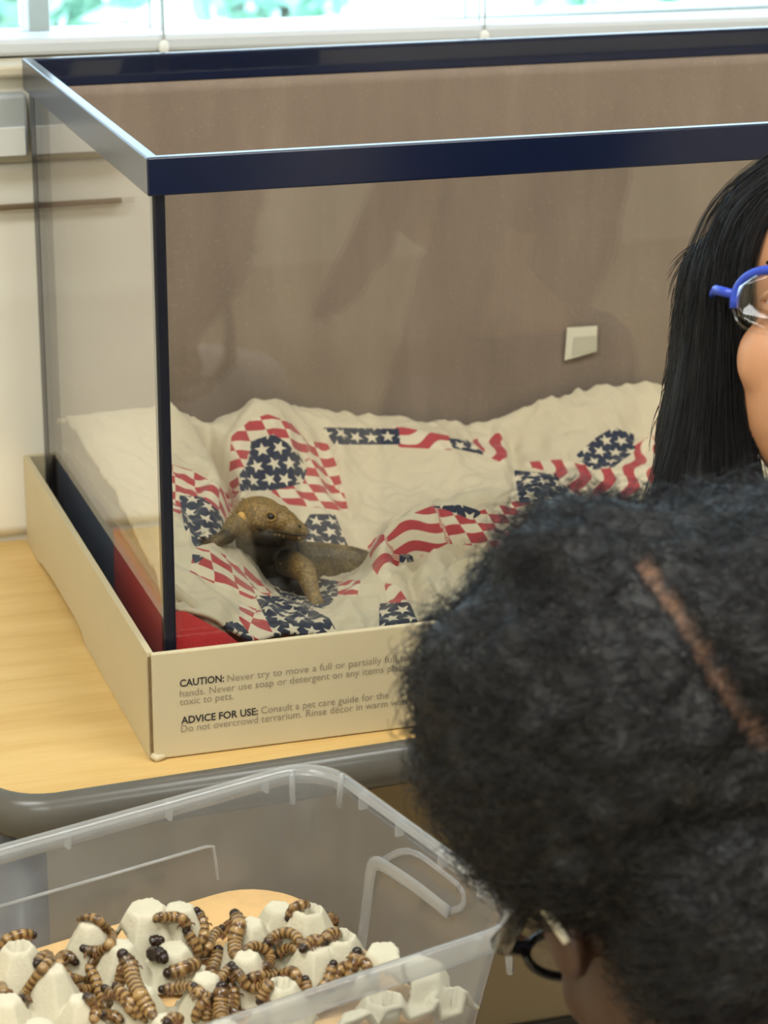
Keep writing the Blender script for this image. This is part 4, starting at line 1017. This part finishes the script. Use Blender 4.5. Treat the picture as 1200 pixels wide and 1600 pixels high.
# --- child with puffy black hair bending over the bin (nearest to the camera), kneeling
H1 = Vector(at_d(1080, 1400, 1.22)); L1 = head_matrix(H1, (-.04, 1), 42)
p1 = tag(empty('person', (H1.x+.03, H1.y-.10, ZF)), 'person with puffy parted black hair and black glasses leaning over the bin', 'person')
nk = L1 @ Vector((0, -.032, -.105)); B = Vector((H1.x+.02, H1.y-.09, 0))
ch = Vector((B.x, nk.y-.020, nk.z-.115)); hipz = max(ch.z-.19, ZF+.30); hip = Vector((B.x, nk.y-.085, hipz))
P = head_prims(L1) + [('c', nk, ch+Vector((0, 0, .09)), .040, .05), ('c', ch+Vector((-.085, 0, .055)), ch+Vector((.085, 0, .055)), .042, .042), ('e', ch, (.115, .075, .11)), ('e', (ch+hip)/2, (.098, .07, .11)), ('e', hip, (.10, .08, .08))]
for s in (-1, 1):
    sh = ch+Vector((s*.115, 0, .05)); el = sh+Vector((s*.03, -.02, -.155)); wr_ = el+Vector((s*-.005, .07, -.11)); P += [('c', sh, el, .034, .027), ('c', el, wr_, .026, .019)]; hand(P, wr_+Vector((0, .01, -.025)), (0, .25, -1), (s, 0, 0))
    hp_ = hip+Vector((s*.055, 0, -.02)); kn = Vector((hp_.x+s*.01, hp_.y+.06, ZF+.055)); an = Vector((kn.x, kn.y-.24, ZF+.035)); P += [('c', hp_, kn, .06, .046), ('c', kn, an, .042, .028), ('c', an, an+Vector((0, -.085, -.004)), .026, .020)]
b1 = blob('person_body', P, .0035, 'skin_dark', None, 5); adopt(b1, p1); face_parts(p1, L1, 'skin_dark')
Q = [('c', ch+Vector((-.085, 0, .052)), ch+Vector((.085, 0, .052)), .050, .050), ('e', ch, (.123, .084, .115)), ('e', (ch+hip)/2, (.107, .08, .115)), ('e', hip+Vector((0, 0, .01)), (.108, .088, .078))]
for s in (-1, 1): sh = ch+Vector((s*.115, 0, .05)); Q.append(('c', sh, sh+Vector((s*.02, -.014, -.10)), .043, .039))
adopt(blob('shirt', Q, .005, 'shirt_pale', None, 5), p1)
Q = [('e', hip+Vector((0, 0, -.02)), (.108, .088, .07))]
for s in (-1, 1):
    hp_ = hip+Vector((s*.055, 0, -.02)); kn = Vector((hp_.x+s*.01, hp_.y+.06, ZF+.057)); an = Vector((kn.x, kn.y-.20, ZF+.044)); Q += [('c', hp_, kn, .068, .053), ('c', kn, an, .050, .040)]
adopt(blob('trousers', Q, .005, 'trousers', None, 5), p1)
hc = Vector(at_d(1015, 1125, 1.20)); toC = (Vector(Cc)-hc).normalized()
HP = [('e', hc, (.112, .100, .105)), ('e', L1 @ Vector((0, -.030, .055)), (.085, .085, .075), L1.to_3x3().to_euler()), ('e', at_d(865, 880, 1.16), (.027, .03, .024)), ('e', at_d(905, 850, 1.18), (.030, .03, .024)), ('e', at_d(960, 870, 1.19), (.035, .03, .026)), ('e', at_d(764, 1080, 1.17), (.036, .04, .044)), ('e', at_d(778, 1185, 1.18), (.036, .04, .040)), ('e', at_d(1170, 930, 1.20), (.065, .06, .052)), ('e', at_d(1240, 1050, 1.18), (.075, .07, .08)),
      ('e', at_d(950, 1262, 1.19), (.055, .05, .038)), ('e', at_d(1135, 1430, 1.165), (.052, .05, .060))]
hr1 = blob('hair', HP, .004, 'hair_black', None, 8)
part_px = [(1005, 870), (1045, 925), (1085, 985), (1120, 1045), (1155, 1100), (1195, 1160)]
me = hr1.data; co = np.array([v.co for v in me.vertices]); nr = np.array([v.normal for v in me.vertices]); puv = project(co); facing = (nr @ np.array(toC)) > .05
pd_ = np.full(len(co), 1e9)
for a, b in zip(part_px[:-1], part_px[1:]):
    a, b = np.array(a, float), np.array(b, float); ab = b-a; tt = np.clip((puv-a)@ab/(ab@ab), 0, 1); pd_ = np.minimum(pd_, np.linalg.norm(puv-a-tt[:, None]*ab, axis=1))
disp = np.array([.0045*noise.noise(Vector(c_)*45)+.0030*noise.noise(Vector(c_)*110) for c_ in co])
groove = np.where(facing, np.exp(-(pd_/22)**2), 0)
co2 = co+nr*(disp-.006*groove)[:, None]; me.vertices.foreach_set('co', co2.astype(np.float32).ravel()); me.update()
t = NT('hair_with_parting'); sc_ = t.attr('scalp'); hz_ = t.noise(70, 4, .6, stretch=(1, 1, 3))
t.fin(t.mix(sc_, t.mix(hz_, lin((10, 10, 13)), lin((22, 21, 25))), lin((126, 92, 70))), .45, t.bump(t.noise(260, 3, .6), .6, .004)); hr1.data.materials.clear(); hr1.data.materials.append(t.m)
brk = np.array([.5+.5*noise.noise(Vector(c_)*60) for c_ in co])
fattr(hr1, 'scalp', np.where(facing, np.clip((13-pd_)/5, 0, 1)*np.clip(brk*1.7, 0, 1), 0)); adopt(hr1, p1)
rs = np.random.RandomState(11); N = 15000; K = 7
ids = rs.choice(np.where((groove < .55))[0], N); root = co2[ids]+rs.normal(size=(N, 3))*.0015; nn = nr[ids]
ctr = np.array(hc); flow = np.cross(nn, rs.normal(size=(N, 3))*.7+np.array([0, .3, 1.0])); flow /= np.linalg.norm(flow, axis=1, keepdims=True)
ln_ = rs.uniform(.010, .030, (N, 1)); out = rs.uniform(.05, .42, (N, 1)); ph = rs.uniform(0, 6.28, (N, 1)); bi = np.cross(nn, flow); fq = rs.uniform(3, 9, (N, 1))
paths = np.stack([root+flow*ln_*s_+nn*(ln_*out*math.sin(s_*2.2)-.001)+(bi*np.sin(fq*s_+ph)+nn*np.cos(fq*s_+ph)*.5)*.0022*s_ for s_ in np.linspace(0, 1, K)], 1)
st1 = strands('hair_strands', paths, .00032, .00012, 'strand'); adopt(st1, p1)
# glasses of that child
g1 = tag(empty('eyeglasses', L1 @ Vector((0, .08, .005))), 'black framed eyeglasses worn by the puffy-haired person', 'glasses')
def rim_pts(s, w=.024, h=.012): return [L1 @ Vector((s*.033+w*math.cos(a), .094-.010*abs(math.cos(a))*(1 if math.cos(a)*s > 0 else 0), .002+h*math.sin(a))) for a in np.linspace(0, 2*math.pi, 25)]
V, F = tube_geo([L1 @ Vector((-.009, .097, .006)), L1 @ Vector((0, .099, .009)), L1 @ Vector((.009, .097, .006))], .002, 8); adopt(mesh_obj('bridge', V, F, 'black_frame', None, True), g1)
for s in (-1, 1):
    V, F = tube_geo(rim_pts(s), .0026, 8); r_ = adopt(mesh_obj('lens_rim', V, F, 'black_frame', None, True), g1)
    c_ = L1 @ Vector((s*.033, .0935, .002)); adopt(sphere('lens', c_, (.0225, .0012, .0108), 'lens', rot=L1.to_3x3().to_euler(), sub=2), g1)
    V, F = tube_geo([L1 @ Vector((s*.057, .086, .008)), L1 @ Vector((s*.073, .070, .008)), L1 @ Vector((s*.080, .035, .006)), L1 @ Vector((s*.081, .0, .012))], [.0055, .0062, .0050, .0034], 10); adopt(mesh_obj('temple', V, F, 'black_frame', None, True), g1)
    V, F = tube_geo([L1 @ Vector((s*.081, .0, .012)), L1 @ Vector((s*.080, -.014, .004)), L1 @ Vector((s*.078, -.024, -.016))], [.0028, .003, .002], 8); adopt(mesh_obj('temple_tip', V, F, 'pale_tip', None, True), g1)

# --- child with long straight hair and blue glasses at the right frame edge, standing
H2 = Vector(at_d(1322, 512, 1.50)); L2 = head_matrix(H2, (-.56, -.83), -20)
p2 = tag(empty('person', (H2.x+.05, H2.y, ZF)), 'person with long straight black hair and blue glasses at right edge', 'person')
nk = L2 @ Vector((0, -.032, -.105)); ch = Vector((nk.x+.03, nk.y+.01, nk.z-.14)); hip = Vector((ch.x+.02, ch.y, ch.z-.20))
rt = Vector((-.83, .56, 0)).normalized()
P = head_prims(L2) + [('c', nk, ch+Vector((0, 0, .09)), .038, .05), ('c', ch-rt*.085+Vector((0, 0, .055)), ch+rt*.085+Vector((0, 0, .055)), .042, .042), ('e', ch, (.085, .105, .11)), ('e', (ch+hip)/2, (.078, .092, .11)), ('e', hip, (.085, .098, .085))]
for s in (-1, 1):
    sh = ch+rt*s*.115+Vector((0, 0, .05)); el = sh+rt*s*.02+Vector((.01, 0, -.17)); wr_ = el+Vector((.03, .02, -.14)); P += [('c', sh, el, .033, .026), ('c', el, wr_, .025, .018)]; hand(P, wr_+Vector((-.01, 0, -.025)), (-.25, 0, -1), rt*s)
    hp_ = hip+rt*s*.05; kn = Vector((hp_.x, hp_.y, (hp_.z+ZF)/2+.02)); an = Vector((kn.x+.01, kn.y, ZF+.05)); P += [('c', hp_, kn, .06, .043), ('c', kn, an, .041, .027), ('c', an+Vector((.01, 0, -.022)), an+Vector((-.09, 0, -.028)), .026, .020)]
b2 = blob('person_body', P, .0035, 'skin_mid', None, 5); adopt(b2, p2); face_parts(p2, L2, 'skin_mid')
Q = [('c', ch-rt*.085+Vector((0, 0, .052)), ch+rt*.085+Vector((0, 0, .052)), .050, .050), ('e', ch, (.094, .113, .115)), ('e', (ch+hip)/2, (.087, .10, .115)), ('e', hip+Vector((0, 0, .01)), (.093, .106, .078))]
for s in (-1, 1): sh = ch+rt*s*.115+Vector((0, 0, .05)); Q.append(('c', sh, sh+rt*s*.014+Vector((.006, 0, -.11)), .042, .038))
adopt(blob('shirt', Q, .005, 'shirt_navy', None, 5), p2)
Q = [('e', hip+Vector((0, 0, -.02)), (.094, .107, .075))]
for s in (-1, 1):
    hp_ = hip+rt*s*.05; kn = Vector((hp_.x, hp_.y, (hp_.z+ZF)/2+.02)); an = Vector((kn.x+.01, kn.y, ZF+.085)); Q += [('c', hp_, kn, .067, .050), ('c', kn, an, .049, .042)]
adopt(blob('trousers', Q, .005, 'trousers', None, 5), p2)
q2 = L2.to_3x3().to_euler(); w2 = lambda x, y, z: L2 @ Vector((x, y, z))
G_out = [w2(0, .03, .118)] + [Vector(at_d(*g_)) for g_ in ((1235, 240, 1.49), (1148, 325, 1.495), (1095, 450, 1.50), (1076, 570, 1.50), (1052, 690, 1.49), (1018, 800, 1.48), (1000, 900, 1.47))]
G_in = [w2(0, .03, .116)] + [Vector(at_d(*g_)) for g_ in ((1268, 268, 1.475), (1204, 320, 1.468), (1166, 394, 1.463), (1156, 475, 1.462), (1158, 580, 1.465), (1170, 690, 1.465), (1190, 800, 1.46))]
HP = [('e', w2(0, -.036, .036), (.079, .086, .083), q2), ('e', w2(0, .006, .080), (.060, .056, .036), q2)]
for a, b, f in ((G_out, G_in, .20), (G_out, G_in, .36), (G_out, G_in, .52)):
    cs = [x.lerp(y, f) for x, y in zip(a, b)]; rd = [.005, .010, .013, .0135, .0135, .013, .012, .010]
    for i in range(len(cs)-1): HP.append(('c', cs[i]+Vector((0, 0, -.018 if i == 0 else 0)), cs[i+1], rd[i], rd[i+1]))
for dy, r_ in ((-.02, .026), (-.055, .030)):             # hair on the other side and the back
    for s in ((-1, 1) if dy < -.03 else (-1,)):
        cs = [w2(s*.03, dy, .085), w2(s*.082, dy, .03), w2(s*.088, dy-.01, -.06), w2(s*.085, dy-.01, -.15), w2(s*.07, dy-.02, -.21)]
        for i in range(4): HP.append(('c', cs[i], cs[i+1], r_, r_*.9))
hr2 = blob('hair', HP, .004, 'hair_black', None, 6); adopt(hr2, p2)
rs = np.random.RandomState(5); N = 6500
go, gi = catmull([tuple(p) for p in G_out], 4), catmull([tuple(p) for p in G_in], 4); Kp = len(go)
f = rs.beta(1.1, 1.0, (N, 1, 1))*1.08-.05; dep = np.array(ray(1120, 550)); dd = rs.uniform(-.017, .004, (N, 1, 1))*(1-.55*np.clip(f, 0, 1))
env = np.sin(np.linspace(.12, 2.6, Kp))[None, :, None]
paths = go[None]*(1-f)+gi[None]*f+dep[None, None]*dd*env+rs.normal(size=(N, 1, 3))*.0022*env
wv = rs.uniform(0, 6.28, (N, 1, 1)); paths += np.sin(np.linspace(0, 5, Kp)[None, :, None]+wv)*.0016*rs.normal(size=(N, 1, 3))
fly = rs.rand(N) < .07; off = np.array([-.95, .30, .25]); paths[fly] += off[None, None]*(rs.rand(fly.sum(), 1, 1)**2*.014)*np.exp(-((np.linspace(0, 1, Kp)-.33)/.30)**2)[None, :, None]
st2 = strands('hair_strands', paths, .00030, .00014, 'strand'); adopt(st2, p2)
ids = rs.choice(len(hr2.data.vertices), 4000); cv = np.array([hr2.data.vertices[int(i)].co for i in ids]); nv = np.array([hr2.data.vertices[int(i)].normal for i in ids])
dn = np.array([0, 0, -1.0])-nv*(nv @ np.array([0, 0, -1.0]))[:, None]; dn /= np.linalg.norm(dn, axis=1, keepdims=True)+1e-6
paths = np.stack([cv+nv*.0008+dn*.020*s_+nv*.001*math.sin(3*s_) for s_ in np.linspace(0, 1, 5)], 1); keep = (paths[:, 0, 2] > H2.z-.2) & (((paths[:, 0]-np.array(H2)) @ np.array(L2.to_3x3() @ Vector((0, 1, 0)))) < .02)
st3 = strands('loose_hair', paths[keep], .0003, .00012, 'strand'); adopt(st3, p2)
g2 = tag(empty('eyeglasses', w2(0, .085, .004)), 'blue plastic eyeglasses on the long-haired person at right edge', 'glasses')
for s in (-1, 1):
    rp = lambda a: w2(s*.032+.024*math.copysign(abs(math.cos(a))**.8, math.cos(a)), .092-.012*((math.cos(a)*s > 0)*abs(math.cos(a))), .002+.018*math.copysign(abs(math.sin(a))**.8, math.sin(a)))
    a0, a1 = (math.radians(-8), math.radians(188))
    V, F = tube_geo([rp(a) for a in np.linspace(a0, a1, 21)], .0027, 8); adopt(mesh_obj('brow_rim', V, F, 'blue_frame', None, True), g2)
    V, F = tube_geo([rp(a) for a in np.linspace(a1, 2*math.pi+a0, 19)], .0008, 6); adopt(mesh_obj('lower_rim', V, F, 'lens', None, True), g2)
    adopt(sphere('lens', w2(s*.032, .090, .002), (.0230, .0012, .0170), 'lens', rot=q2, sub=2), g2)
    V, F = tube_geo([w2(s*.056, .080, .006), w2(s*.068, .070, .009), w2(s*.076, .03, .010), w2(s*.079, -.01, .008), w2(s*.078, -.03, -.012)], [.0028, .0030, .0026, .0024, .002], 8); adopt(mesh_obj('temple', V, F, 'blue_frame', None, True), g2)
V, F = tube_geo([w2(-.008, .092, .008), w2(0, .096, .011), w2(.008, .092, .008)], .0022, 8); adopt(mesh_obj('bridge', V, F, 'blue_frame', None, True), g2)
bpy.context.view_layer.update()
